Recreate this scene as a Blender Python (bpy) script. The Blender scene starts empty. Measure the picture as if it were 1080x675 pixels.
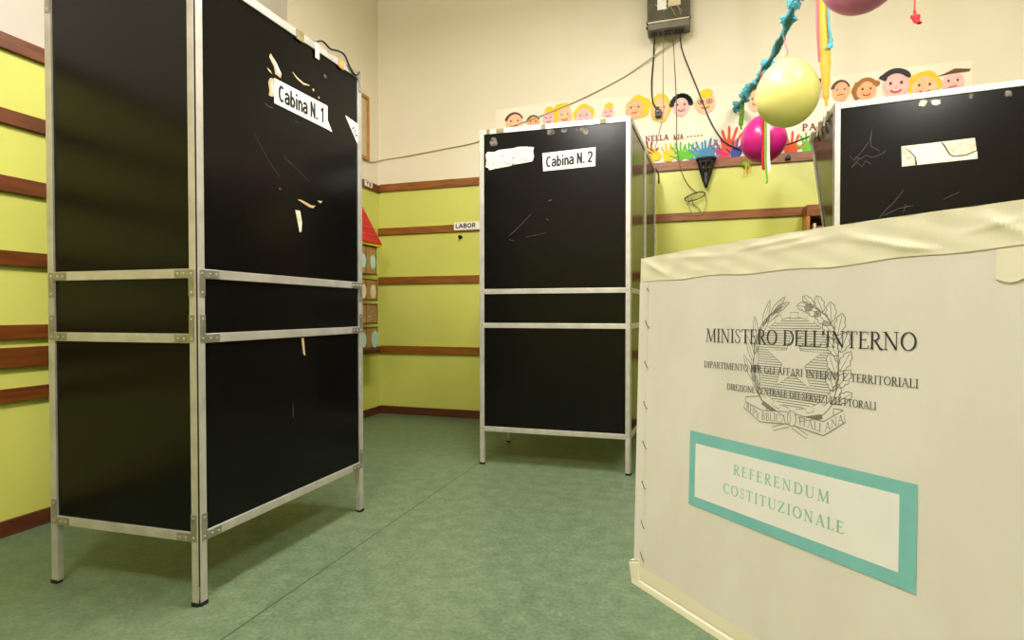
import bpy, bmesh, math, random
from mathutils import Vector, Matrix
random.seed(7)
SC = bpy.context.scene
COL = SC.collection
PI = math.pi

# ------------------------------------------------------------------ camera
cam_data = bpy.data.cameras.new('camera')
cam = bpy.data.objects.new('camera', cam_data)
COL.objects.link(cam)
cam_data.sensor_width = 36.0
cam_data.lens = 586.13 / 1080.0 * 36.0
cam_data.clip_start = 0.02
cam.location = (0, 0, 0.8949)
cam.rotation_mode = 'QUATERNION'
YAW, PITCH, ROLL = -0.3046, -0.0152, -0.0009
cam.rotation_quaternion = (Matrix.Rotation(-YAW, 3, 'Z') @ Matrix.Rotation(PI / 2 + PITCH, 3, 'X') @ Matrix.Rotation(ROLL, 3, 'Z')).to_quaternion()
SC.camera = cam

# ------------------------------------------------------------------ view, world, lamps' light
SC.view_settings.view_transform = 'Standard'
SC.view_settings.look = 'None'
SC.view_settings.gamma = 1.0
SC.view_settings.use_curve_mapping = False
SC.view_settings.exposure = 0.13
world = bpy.data.worlds.new('world')
SC.world = world
world.use_nodes = True
world.node_tree.nodes['Background'].inputs[0].default_value = (1, 0.95, 0.85, 1)
world.node_tree.nodes['Background'].inputs[1].default_value = 0.2
LAMP_TINT = (1.0, 0.95, 0.91)
CEIL = 3.75
LAMPS = [(-0.65, 1.95, 82), (1.3, 2.1, 58), (-0.8, -0.6, 160), (1.6, -0.6, 112)]      # x, y, watts of each ceiling fitting; the first two are shaded, the others bare tubes


def area(x, y, w):
    l = bpy.data.lights.new('ceiling_tube_light', 'AREA' if y > 0 else 'POINT')
    if y > 0:
        l.shape = 'RECTANGLE'
        l.size, l.size_y = 0.4, 1.2
    else:
        l.shadow_soft_size = 0.28
    l.energy = w
    l.color = LAMP_TINT
    o = bpy.data.objects.new('ceiling_tube_light', l)
    o.location = (x, y, CEIL - 0.42)
    COL.objects.link(o)


for lx, ly, lw in LAMPS:
    area(lx, ly, lw)


# ------------------------------------------------------------------ materials
def lin(c):
    def f(v):
        v /= 255.0
        return v / 12.92 if v <= 0.04045 else ((v + 0.055) / 1.055) ** 2.4
    return (f(c[0]), f(c[1]), f(c[2]), 1.0)


def mat(name, c, rough=0.6, metal=0.0, c2=None, scale=8.0, amount=0.35, bump=0.0, bscale=60.0, stretch=None, spec=0.5, trans=0.0, centre=0.5, detail=4.0, coat=0.0):
    m = bpy.data.materials.new(name)
    m.use_nodes = True
    nt = m.node_tree
    b = nt.nodes['Principled BSDF']
    b.inputs['Base Color'].default_value = lin(c)
    b.inputs['Roughness'].default_value = rough
    b.inputs['Metallic'].default_value = metal
    b.inputs['Specular IOR Level'].default_value = spec
    if trans:
        b.inputs['Subsurface Weight'].default_value = trans
        b.inputs['Subsurface Radius'].default_value = (0.2, 0.2, 0.2)
        b.inputs['Subsurface Scale'].default_value = 0.3
    if coat:
        b.inputs['Coat Weight'].default_value = coat
    tc = nt.nodes.new('ShaderNodeTexCoord')
    mp = nt.nodes.new('ShaderNodeMapping')
    nt.links.new(tc.outputs['Object'], mp.inputs[0])
    if stretch:
        mp.inputs['Scale'].default_value = stretch
    n = nt.nodes.new('ShaderNodeTexNoise')
    n.inputs['Scale'].default_value = scale
    n.inputs['Detail'].default_value = detail
    nt.links.new(mp.outputs[0], n.inputs['Vector'])
    mix = nt.nodes.new('ShaderNodeMix')
    mix.data_type = 'RGBA'
    if c2 is None:
        c2 = tuple(v * 0.92 for v in c)
    mix.inputs['A'].default_value = lin(c)
    mix.inputs['B'].default_value = lin(c2)
    mr = nt.nodes.new('ShaderNodeMapRange')
    mr.inputs['From Min'].default_value = centre - amount / 2
    mr.inputs['From Max'].default_value = centre + amount / 2
    nt.links.new(n.outputs['Fac'], mr.inputs['Value'])
    nt.links.new(mr.outputs['Result'], mix.inputs['Factor'])
    nt.links.new(mix.outputs['Result'], b.inputs['Base Color'])
    if bump:
        n2 = nt.nodes.new('ShaderNodeTexNoise')
        n2.inputs['Scale'].default_value = bscale
        n2.inputs['Detail'].default_value = 3
        nt.links.new(mp.outputs[0], n2.inputs['Vector'])
        bp = nt.nodes.new('ShaderNodeBump')
        bp.inputs['Strength'].default_value = bump
        bp.inputs['Distance'].default_value = 0.002
        nt.links.new(n2.outputs['Fac'], bp.inputs['Height'])
        nt.links.new(bp.outputs['Normal'], b.inputs['Normal'])
    return m


M = {}
M['cream'] = mat('cream_paint', (231, 221, 196), 0.6, c2=(225, 214, 186), scale=1.3, bump=0.15, bscale=25)
M['ceilwhite'] = mat('ceiling_white', (238, 237, 232), 0.7, c2=(234, 233, 227), scale=2)
M['greywhite'] = mat('grey_white_paint', (200, 191, 178), 0.6, c2=(190, 180, 166), scale=3, bump=0.1)
M['lime'] = mat('lime_gloss_paint', (206, 207, 104), 0.3, c2=(201, 202, 97), scale=1.6, bump=0.25, bscale=14, spec=0.5)
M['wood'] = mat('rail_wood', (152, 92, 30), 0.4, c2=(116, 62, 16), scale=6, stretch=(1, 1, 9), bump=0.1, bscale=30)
M['wood_shaded'] = mat('shaded_rail_wood', (118, 62, 14), 0.4, c2=(88, 42, 10), scale=6, stretch=(1, 1, 9), bump=0.1, bscale=30)  # same rail wood; the dimmer light on the left wall is in its colour
M['dark_wood'] = mat('skirting_wood', (98, 48, 26), 0.4, c2=(74, 34, 18), scale=6, stretch=(1, 1, 9))
M['frame_wood'] = mat('frame_wood', (196, 140, 60), 0.5, c2=(170, 112, 44), scale=9)
M['alu'] = mat('aluminium', (212, 207, 198), 0.45, 0.55, c2=(182, 177, 168), scale=14, bump=0.08, bscale=80, amount=0.5)
M['bracket'] = mat('bracket_steel', (176, 172, 160), 0.45, 0.8, c2=(150, 146, 134), scale=30)
M['rivet'] = mat('rivet_steel', (225, 222, 212), 0.35, 0.8)
M['board'] = mat('black_laminate', (11, 10, 9), 0.2, c2=(14, 12, 11), scale=5, bump=0.03, bscale=220, spec=0.2)
M['scuff'] = mat('scuff', (70, 66, 58), 0.8, c2=(50, 47, 42), scale=60)
M['gap_shade'] = mat('gap_shade_strip', (66, 52, 38), 0.6)
M['rubber'] = mat('black_rubber', (22, 21, 20), 0.7)
M['paper'] = mat('white_paper', (240, 238, 232), 0.7, c2=(232, 228, 218), scale=10)
M['banner'] = mat('banner_paper', (240, 232, 210), 0.75, c2=(232, 223, 200), scale=5, bump=0.3, bscale=9)
M['labelpaper'] = mat('label_paper', (240, 238, 242), 0.7, c2=(236, 233, 236), scale=20)
M['signpaper'] = mat('sign_paper', (234, 228, 212), 0.8, c2=(224, 216, 196), scale=20)
M['oldpaper'] = mat('worn_paper', (228, 222, 204), 0.8, c2=(196, 186, 160), scale=26, amount=0.25)
M['glue'] = mat('glue_residue', (60, 52, 42), 0.8, c2=(226, 219, 198), scale=70, amount=0.10, stretch=(1, 1, 1.6), centre=0.37)
M['ink'] = mat('black_ink', (24, 24, 26), 0.7)
M['bodyink'] = mat('printed_ink', (52, 56, 62), 0.75)
M['emblemink'] = mat('emblem_ink', (134, 132, 126), 0.8)
M['teal_print'] = mat('teal_print', (122, 190, 194), 0.7, c2=(130, 196, 200), scale=40)
M['teal_text'] = mat('teal_lettering', (150, 204, 194), 0.7)
M['carton'] = mat('grey_white_carton', (230, 225, 224), 0.7, c2=(223, 217, 214), scale=16, bump=0.22, bscale=70, stretch=(1, 1, 0.4))
M['tape'] = mat('cream_tape', (238, 232, 214), 0.55, c2=(232, 225, 204), scale=9, bump=0.2, bscale=35)
M['tapeclear'] = mat('old_clear_tape', (150, 138, 96), 0.4, c2=(110, 98, 60), scale=30)
M['tapegrey'] = mat('grey_tape_residue', (120, 112, 98), 0.7, c2=(52, 47, 42), scale=40, amount=0.2)
M['kraft'] = mat('torn_board_core', (206, 180, 140), 0.8, c2=(180, 148, 108), scale=20)
M['rust'] = mat('rusty_tape', (176, 104, 44), 0.6, c2=(206, 160, 90), scale=40)
M['table'] = mat('beech_laminate', (196, 178, 140), 0.4)
M['greypl'] = mat('grey_plastic', (112, 106, 92), 0.4, c2=(100, 94, 80), scale=5)
M['greylid'] = mat('smoky_cover', (96, 92, 78), 0.12, c2=(76, 72, 60), scale=7, coat=0.4)
M['offwhite'] = mat('offwhite_plastic', (214, 206, 170), 0.4)
M['cableb'] = mat('black_cable', (34, 31, 26), 0.5)
M['cableg'] = mat('grey_cable', (178, 165, 130), 0.5)
M['cablew'] = mat('pale_cable', (206, 194, 156), 0.5)
M['cablegreen'] = mat('olive_cable', (110, 104, 66), 0.5)
M['board_pin'] = mat('pinboard', (205, 190, 150), 0.8)
M['cardboard'] = mat('cardboard', (176, 136, 74), 0.8, c2=(150, 112, 58), scale=14)
M['cardedge'] = mat('cardboard_edge', (92, 64, 34), 0.8)
M['mint'] = mat('mint_paper', (178, 216, 196), 0.8)
M['creampaper'] = mat('cream_paper', (232, 214, 172), 0.8)
M['redroof'] = mat('red_paper', (206, 30, 34), 0.6, c2=(170, 18, 26), scale=12)
M['redline'] = mat('red_paper_edge', (232, 70, 66), 0.6)
M['yellowpaint'] = mat('yellow_paint', (240, 200, 44), 0.7, c2=(238, 190, 24), scale=40)
M['brownpaint'] = mat('brown_paint', (104, 62, 34), 0.7)
M['tanpaint'] = mat('tan_paint', (168, 112, 40), 0.7)
M['blackpaint'] = mat('black_paint', (40, 42, 38), 0.7)
M['skin_pink'] = mat('pink_paint', (246, 196, 190), 0.75, c2=(240, 178, 172), scale=30)
M['skin_peach'] = mat('peach_paint', (244, 200, 160), 0.75, c2=(236, 184, 140), scale=30)
M['skin_orange'] = mat('orange_paint_skin', (232, 166, 116), 0.75, c2=(240, 186, 140), scale=30)
M['redpaint'] = mat('red_paint', (204, 58, 62), 0.7)
M['darkred'] = mat('dark_red_pen', (150, 70, 66), 0.8)
M['bluegrey'] = mat('blue_grey_paint', (128, 132, 160), 0.7)
M['greenpaint'] = mat('green_paint', (84, 176, 32), 0.7, c2=(104, 190, 50), scale=40)
M['bluepaint'] = mat('blue_paint', (60, 130, 178), 0.7, c2=(84, 146, 186), scale=40)
M['navypaint'] = mat('navy_paint', (58, 66, 150), 0.7)
M['magentapaint'] = mat('magenta_paint', (214, 36, 96), 0.7)
M['orangepaint'] = mat('red_orange_paint', (226, 82, 34), 0.7)
M['balloon_yellow'] = mat('yellow_latex', (240, 233, 150), 0.3, c2=(238, 230, 144), scale=2, spec=0.4, trans=0.55)
M['balloon_magenta'] = mat('magenta_latex', (214, 46, 140), 0.28, c2=(208, 40, 132), scale=2, spec=0.45, trans=0.4)
M['balloon_mauve'] = mat('mauve_latex', (218, 128, 186), 0.3, c2=(212, 120, 180), scale=2, spec=0.4, trans=0.5)
M['crepe_teal'] = mat('teal_crepe', (88, 168, 182), 0.8, c2=(66, 146, 160), scale=30, bump=0.5, bscale=120)
M['crepe_yellow'] = mat('yellow_crepe', (222, 172, 66), 0.8, c2=(210, 158, 56), scale=24, bump=0.5, bscale=120)
M['crepe_pink'] = mat('pink_crepe', (226, 110, 124), 0.8)
M['crepe_red'] = mat('red_crepe', (206, 24, 36), 0.7)
M['crepe_green'] = mat('green_crepe', (120, 170, 40), 0.8)
M['crepe_white'] = mat('white_crepe', (238, 232, 214), 0.8)
M['black'] = mat('black_plastic', (30, 28, 25), 0.45)
M['darkgreen'] = mat('dark_green_cover', (44, 92, 58), 0.6)
M['brownbook'] = mat('brown_cover', (172, 116, 66), 0.6)
M['lampwhite'] = mat('lamp_housing', (236, 234, 228), 0.5)
M['glow'] = bpy.data.materials.new('lamp_diffuser')
M['glow'].use_nodes = True
gb = M['glow'].node_tree.nodes['Principled BSDF']
gb.inputs['Emission Color'].default_value = (*LAMP_TINT, 1)
gb.inputs['Emission Strength'].default_value = 2.0


def make_floor_mat():
    m = mat('green_linoleum', (104, 121, 92), 0.38, c2=(81, 100, 74), scale=16, amount=0.5, spec=0.32, stretch=(1.0, 1.0, 1.0), detail=8)
    nt = m.node_tree
    b = nt.nodes['Principled BSDF']
    src = b.inputs['Base Color'].links[0].from_socket
    geo = nt.nodes.new('ShaderNodeNewGeometry')
    n = nt.nodes.new('ShaderNodeTexNoise')
    n.inputs['Scale'].default_value = 75
    n.inputs['Detail'].default_value = 8
    nt.links.new(geo.outputs['Position'], n.inputs['Vector'])
    mx = nt.nodes.new('ShaderNodeMix')
    mx.data_type = 'RGBA'
    mx.blend_type = 'OVERLAY'
    mx.inputs['Factor'].default_value = 0.5
    nt.links.new(src, mx.inputs['A'])
    nt.links.new(n.outputs['Fac'], mx.inputs['B'])
    sep = nt.nodes.new('ShaderNodeSeparateXYZ')
    nt.links.new(geo.outputs['Position'], sep.inputs[0])
    add = nt.nodes.new('ShaderNodeMath')
    add.operation = 'ADD'
    add.inputs[1].default_value = 1.232 + 20.0
    nt.links.new(sep.outputs['X'], add.inputs[0])
    y2 = nt.nodes.new('ShaderNodeMath')
    y2.operation = 'MULTIPLY_ADD'
    y2.inputs[1].default_value = -0.02
    nt.links.new(sep.outputs['Y'], y2.inputs[0])
    nt.links.new(add.outputs[0], y2.inputs[2])
    md = nt.nodes.new('ShaderNodeMath')
    md.operation = 'PINGPONG'
    md.inputs[1].default_value = 1.0
    nt.links.new(y2.outputs[0], md.inputs[0])
    lt = nt.nodes.new('ShaderNodeMath')
    lt.operation = 'LESS_THAN'
    lt.inputs[1].default_value = 0.0028
    nt.links.new(md.outputs[0], lt.inputs[0])
    mx2 = nt.nodes.new('ShaderNodeMix')
    mx2.data_type = 'RGBA'
    nt.links.new(lt.outputs[0], mx2.inputs['Factor'])
    nt.links.new(mx.outputs['Result'], mx2.inputs['A'])
    mx2.inputs['B'].default_value = lin((52, 74, 56))
    nt.links.new(mx2.outputs['Result'], b.inputs['Base Color'])
    return m


M['floor'] = make_floor_mat()


# ------------------------------------------------------------------ helpers
class MB:
    """Collects shapes and links them as ONE mesh object."""

    def __init__(self):
        self.v, self.f, self.mi, self.mats, self.sm = [], [], [], [], []

    def _m(self, m):
        if m not in self.mats:
            self.mats.append(m)
        return self.mats.index(m)

    def face(self, pts, m, smooth=False):
        i = len(self.v)
        self.v += [tuple(p) for p in pts]
        self.f.append(tuple(range(i, i + len(pts))))
        self.mi.append(self._m(m))
        self.sm.append(smooth)

    def mesh(self, vs, fs, m, smooth=False):
        i = len(self.v)
        self.v += [tuple(p) for p in vs]
        k = self._m(m)
        for f in fs:
            self.f.append(tuple(a + i for a in f))
            self.mi.append(k)
            self.sm.append(smooth)

    def hexa(self, p, m):
        # p: 8 points, bottom ring 0-3 then top ring 4-7
        self.mesh(p, [(3, 2, 1, 0), (4, 5, 6, 7), (0, 1, 5, 4), (1, 2, 6, 5), (2, 3, 7, 6), (3, 0, 4, 7)], m)

    def box(self, x0, x1, y0, y1, z0, z1, m):
        self.hexa([(x0, y0, z0), (x1, y0, z0), (x1, y1, z0), (x0, y1, z0), (x0, y0, z1), (x1, y0, z1), (x1, y1, z1), (x0, y1, z1)], m)

    def prism(self, ring0, ring1, m):
        n = len(ring0)
        self.mesh(list(ring0) + list(ring1), [tuple(range(n - 1, -1, -1)), tuple(range(n, 2 * n))] + [(i, (i + 1) % n, n + (i + 1) % n, n + i) for i in range(n)], m)

    def tube(self, path, r, m, n=8, flat=None, twist=0.0, rs=None):
        path = [Vector(p) for p in path]
        rings = []
        prev = None
        for i, p in enumerate(path):
            t = (path[min(i + 1, len(path) - 1)] - path[max(i - 1, 0)]).normalized()
            if prev is None:
                a = t.cross(Vector((0, 0, 1)))
                if a.length < 0.1:
                    a = t.cross(Vector((0, 1, 0)))
                a.normalize()
            else:
                a = (prev - t * prev.dot(t)).normalized()
            prev = a
            b = t.cross(a)
            rr = rs[i] if rs else r
            ring = []
            for k in range(n):
                an = 2 * PI * k / n
                ca, sb = math.cos(an), math.sin(an) * (flat if flat else 1.0)
                w = twist * i
                x = ca * math.cos(w) - sb * math.sin(w)
                y = ca * math.sin(w) + sb * math.cos(w)
                ring.append(p + a * (x * rr) + b * (y * rr))
            rings.append(ring)
        vs = [v for r_ in rings for v in r_]
        fs = []
        for i in range(len(rings) - 1):
            for k in range(n):
                fs.append((i * n + k, i * n + (k + 1) % n, (i + 1) * n + (k + 1) % n, (i + 1) * n + k))
        fs.append(tuple(range(n - 1, -1, -1)))
        fs.append(tuple((len(rings) - 1) * n + k for k in range(n)))
        self.mesh(vs, fs, m, True)

    def lathe(self, prof, m, n=24, at=(0, 0, 0), rot=None):
        rings = []
        for r, z in prof:
            rings.append([Vector((r * math.cos(2 * PI * k / n), r * math.sin(2 * PI * k / n), z)) for k in range(n)])
        vs = [v for r_ in rings for v in r_]
        if rot:
            vs = [rot @ v for v in vs]
        vs = [v + Vector(at) for v in vs]
        fs = []
        for i in range(len(rings) - 1):
            for k in range(n):
                fs.append((i * n + k, i * n + (k + 1) % n, (i + 1) * n + (k + 1) % n, (i + 1) * n + k))
        fs.append(tuple(range(n - 1, -1, -1)))
        fs.append(tuple((len(rings) - 1) * n + k for k in range(n)))
        self.mesh(vs, fs, m, True)

    def build(self, name, parent=None, T=None, bevel=0.0):
        me = bpy.data.meshes.new(name)
        vs = [T @ Vector(v) for v in self.v] if T else self.v
        me.from_pydata([tuple(v) for v in vs], [], self.f)
        for m in self.mats:
            me.materials.append(M[m])
        for p, k, s in zip(me.polygons, self.mi, self.sm):
            p.material_index = k
            p.use_smooth = s
        me.update()
        o = bpy.data.objects.new(name, me)
        COL.objects.link(o)
        if parent:
            o.parent = parent
        if bevel:
            b = o.modifiers.new('bevel', 'BEVEL')
            b.width = bevel
            b.segments = 2
            b.limit_method = 'ANGLE'
            b.angle_limit = math.radians(40)
        return o


def spline(pts, n=8):
    """Catmull-Rom through the points."""
    P = [Vector(p) for p in pts]
    out = []
    for i in range(len(P) - 1):
        p0, p1, p2, p3 = P[max(i - 1, 0)], P[i], P[i + 1], P[min(i + 2, len(P) - 1)]
        for k in range(n):
            t = k / n
            out.append(0.5 * ((2 * p1) + (p2 - p0) * t + (2 * p0 - 5 * p1 + 4 * p2 - p3) * t * t + (3 * p1 - p0 - 3 * p2 + p3) * t ** 3))
    out.append(P[-1])
    return out


def tag(o, label, cat, group=None):
    o['label'] = label
    o['category'] = cat
    if group:
        o['group'] = group
    return o


def thing(name, label, cat, loc=(0, 0, 0), rz=0.0, group=None):
    o = bpy.data.objects.new(name, None)
    o.empty_display_size = 0.1
    COL.objects.link(o)
    o.location = loc
    o.rotation_euler = (0, 0, rz)
    return tag(o, label, cat, group)


def struct(mb, name, bevel=0.0):
    o = mb.build(name, bevel=bevel)
    o['kind'] = 'structure'
    return o


class Painter:
    """Flat paint or print laid on a plane: origin, right, up, outward normal."""
    EPS = 0.00045

    def __init__(self, O, U, V, N):
        self.O, self.U, self.V, self.N = Vector(O), Vector(U), Vector(V), Vector(N)
        self.mb = MB()
        self.pieces = []
        self.nest = 0

    def p(self, a, layer=1):
        return self.O + self.U * a[0] + self.V * a[1] + self.N * (self.EPS * layer)

    def poly(self, pts, m, layer=1):
        if self.nest == 0 and layer <= 1 or not self.pieces:
            self.pieces.append(MB())
        area2 = sum(pts[i][0] * pts[(i + 1) % len(pts)][1] - pts[(i + 1) % len(pts)][0] * pts[i][1] for i in range(len(pts)))
        if area2 < 0:
            pts = pts[::-1]
        q = [self.p(a, layer) for a in pts]
        self.mb.face(q, m)
        self.pieces[-1].face(q, m)

    def disc(self, c, rx, ry, m, layer=1, rot=0.0, n=20, a0=0.0, a1=2 * PI, wob=0.0):
        pts = []
        for k in range(n):
            a = a0 + (a1 - a0) * k / (n if a1 - a0 > 6.28 else n - 1)
            w = 1 + wob * math.sin(a * 5 + c[0] * 90)
            x, y = rx * w * math.cos(a), ry * w * math.sin(a)
            pts.append((c[0] + x * math.cos(rot) - y * math.sin(rot), c[1] + x * math.sin(rot) + y * math.cos(rot)))
        self.poly(pts, m, layer)

    def stroke(self, pts, w, m, layer=1, closed=False, ws=None):
        n = len(pts)
        if n < 2:
            return
        if self.nest == 0 and layer <= 1:
            self.pieces.append(MB())
        self.nest += 1
        L, R = [], []
        for i in range(n):
            if closed:
                a, b = pts[i - 1], pts[(i + 1) % n]
            else:
                a, b = pts[max(i - 1, 0)], pts[min(i + 1, n - 1)]
            dx, dy = b[0] - a[0], b[1] - a[1]
            l = math.hypot(dx, dy) or 1e-9
            h = (ws[i] if ws else w) / 2
            L.append((pts[i][0] - dy / l * h, pts[i][1] + dx / l * h))
            R.append((pts[i][0] + dy / l * h, pts[i][1] - dx / l * h))
        rng = range(n) if closed else range(n - 1)
        for i in rng:
            j = (i + 1) % n
            self.poly([R[i], R[j], L[j], L[i]], m, layer)
        self.nest -= 1

    def build(self, name, parent=None, T=None):
        return self.mb.build(name, parent, T)

    def build_split(self, name, parent=None):
        return [q.build(name, parent) for q in self.pieces]


def arc(cx, cy, rx, ry, d0, d1, n=14):
    return [(cx + rx * math.cos(math.radians(d0 + (d1 - d0) * k / n)), cy + ry * math.sin(math.radians(d0 + (d1 - d0) * k / n))) for k in range(n + 1)]


# roman capitals: strokes are (points, kind) with k thick, t thin, a by direction; then serifs (x, y, half width); then advance
STEM = [((.14, 0), (.14, 1))]
GL = {
    'I': ([([(.18, 0), (.18, 1)], 'k')], [(.18, 0, .15), (.18, 1, .15)], .36),
    'N': ([([(.15, 0), (.15, 1)], 't'), ([(.13, .99), (.72, .02)], 'k'), ([(.72, 0), (.72, 1)], 't')], [(.15, 0, .13), (.08, 1, .1), (.72, 1, .14)], .88),
    'M': ([([(.13, 0), (.2, 1)], 't'), ([(.2, .99), (.52, .03)], 'k'), ([(.52, .03), (.84, 1)], 't'), ([(.84, 1), (.9, 0)], 'k')], [(.13, 0, .13), (.9, 0, .15), (.13, 1, .09), (.91, 1, .09)], 1.04),
    'S': ([([(.47, .78), (.46, .88), (.38, .96), (.27, .98), (.15, .93), (.1, .8), (.14, .68), (.27, .56), (.4, .45), (.48, .32), (.46, .15), (.36, .04), (.23, .02), (.12, .07), (.07, .2), (.06, .26)], 's')], [], .56),
    'T': ([([(.36, 0), (.36, 1)], 'k'), ([(.04, .97), (.68, .97)], 't'), ([(.05, .98), (.04, .8)], 't'), ([(.67, .98), (.68, .8)], 't')], [(.36, 0, .15)], .72),
    'E': ([([(.14, 0), (.14, 1)], 'k'), ([(.02, .975), (.54, .975)], 't'), ([(.53, .98), (.54, .82)], 't'), ([(.14, .52), (.43, .52)], 't'), ([(.43, .6), (.43, .44)], 't'), ([(.02, .025), (.58, .025)], 't'), ([(.56, .02), (.6, .2)], 't')], [], .62),
    'F': ([([(.14, 0), (.14, 1)], 'k'), ([(.02, .975), (.52, .975)], 't'), ([(.51, .98), (.52, .82)], 't'), ([(.14, .52), (.42, .52)], 't'), ([(.42, .6), (.42, .44)], 't')], [(.14, 0, .15)], .56),
    'R': ([([(.14, 0), (.14, 1)], 'k'), ([(.02, .975), (.3, .975)] + arc(.3, .745, .2, .23, 90, -90) + [(.14, .515)], 'a'), ([(.3, .5), (.6, .03), (.72, .01)], 'k')], [(.14, 0, .14)], .7),
    'P': ([([(.14, 0), (.14, 1)], 'k'), ([(.02, .975), (.3, .975)] + arc(.3, .725, .22, .25, 90, -90) + [(.14, .475)], 'a')], [(.14, 0, .15)], .6),
    'B': ([([(.14, 0), (.14, 1)], 'k'), ([(.02, .975), (.28, .975)] + arc(.28, .755, .18, .22, 90, -90) + [(.14, .535)], 'a'), ([(.14, .535), (.3, .535)] + arc(.3, .28, .22, .255, 90, -90) + [(.02, .025)], 'a')], [], .62),
    'O': ([(arc(.43, .5, .35, .48, 90, 450, 28), 'a')], [], .86),
    'D': ([([(.14, 0), (.14, 1)], 'k'), ([(.02, .975), (.32, .975)] + arc(.34, .5, .4, .475, 90, -90, 18) + [(.02, .025)], 'a')], [], .82),
    'L': ([([(.14, 0), (.14, 1)], 'k'), ([(.02, .025), (.55, .025)], 't'), ([(.53, .02), (.57, .22)], 't')], [(.14, 1, .14)], .58),
    "'": ([([(.1, 1), (.08, .72)], 'k')], [], .2),
    'A': ([([(.09, 0), (.38, 1)], 't'), ([(.38, 1), (.7, 0)], 'k'), ([(.19, .35), (.58, .35)], 't')], [(.09, 0, .1), (.7, 0, .13)], .8),
    'G': ([(arc(.45, .5, .37, .48, 45, 318, 24), 'a'), ([(.74, .04), (.74, .42)], 'k')], [(.72, .42, .13)], .88),
    'C': ([(arc(.44, .5, .36, .48, 45, 318, 24), 'a'), ([(.7, .98), (.7, .78)], 't')], [], .76),
    'Z': ([([(.06, .97), (.6, .97)], 't'), ([(.6, .97), (.06, .03)], 'k'), ([(.06, .03), (.64, .03)], 't'), ([(.07, .98), (.06, .8)], 't'), ([(.63, .02), (.65, .22)], 't')], [], .7),
    'V': ([([(.1, 1), (.4, 0)], 'k'), ([(.4, 0), (.7, 1)], 't')], [(.1, 1, .13), (.7, 1, .1)], .78),
    'U': ([([(.15, 1), (.15, .3)] + arc(.42, .3, .27, .28, 180, 270, 8), 'k2'), (arc(.42, .3, .27, .28, 270, 360, 8) + [(.69, 1)], 't')], [(.15, 1, .14), (.69, 1, .12)], .84),
    '?': ([(arc(.25, .72, .2, .26, 170, -80, 14) + [(.26, .28)], 'a')], [], .5),
    '-': ([([(.05, .3), (.4, .3)], 'k')], [], .55),
}


def serif_text(pt, txt, u0, u1, v0, v1, m, layer=2, spacing=0.06, thick=0.13, thin=0.05, slope=0.0, dv=0.0, space=0.4):
    """Set txt so that it fills u0..u1 with capitals from v0 to v1; dv lifts the far end."""
    adv = sum(GL[c][2] + spacing if c != ' ' else space for c in txt) - spacing
    sx, sy = (u1 - u0) / adv, (v1 - v0)
    x = 0.0
    for c in txt:
        if c == ' ':
            x += space
            continue
        st, se, w = GL[c]
        f = lambda q: (u0 + (x + q[0]) * sx + slope * q[1] * sy, v0 + q[1] * sy + dv * (x + q[0]) / adv)
        s = (sx + sy) / 2
        for pts, k in st:
            if k == 'k':
                pt.stroke([f(q) for q in pts], thick * s, m, layer)
            elif k == 't':
                pt.stroke([f(q) for q in pts], thin * s, m, layer)
            else:
                ws = []
                for i in range(len(pts)):
                    a, b = pts[max(i - 1, 0)], pts[min(i + 1, len(pts) - 1)]
                    dx, dy = abs(b[0] - a[0]), abs(b[1] - a[1])
                    g = dy / (math.hypot(dx, dy) or 1)
                    if k == 's':
                        g = 1 - g if 0.3 < pts[i][1] < 0.7 else g * 0.55
                        g = max(g, 0.55) if 0.35 < pts[i][1] < 0.65 else g
                    ws.append((thin + (thick - thin) * g ** 1.3) * s)
                pt.stroke([f(q) for q in pts], thin * s, m, layer, ws=ws)
        for a, b, h in se:
            yy = b + (0.02 if b < 0.5 else -0.02)
            pt.stroke([f((a - h, yy)), f((a + h, yy))], thin * s * 0.9, m, layer)
        x += w + spacing


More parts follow.
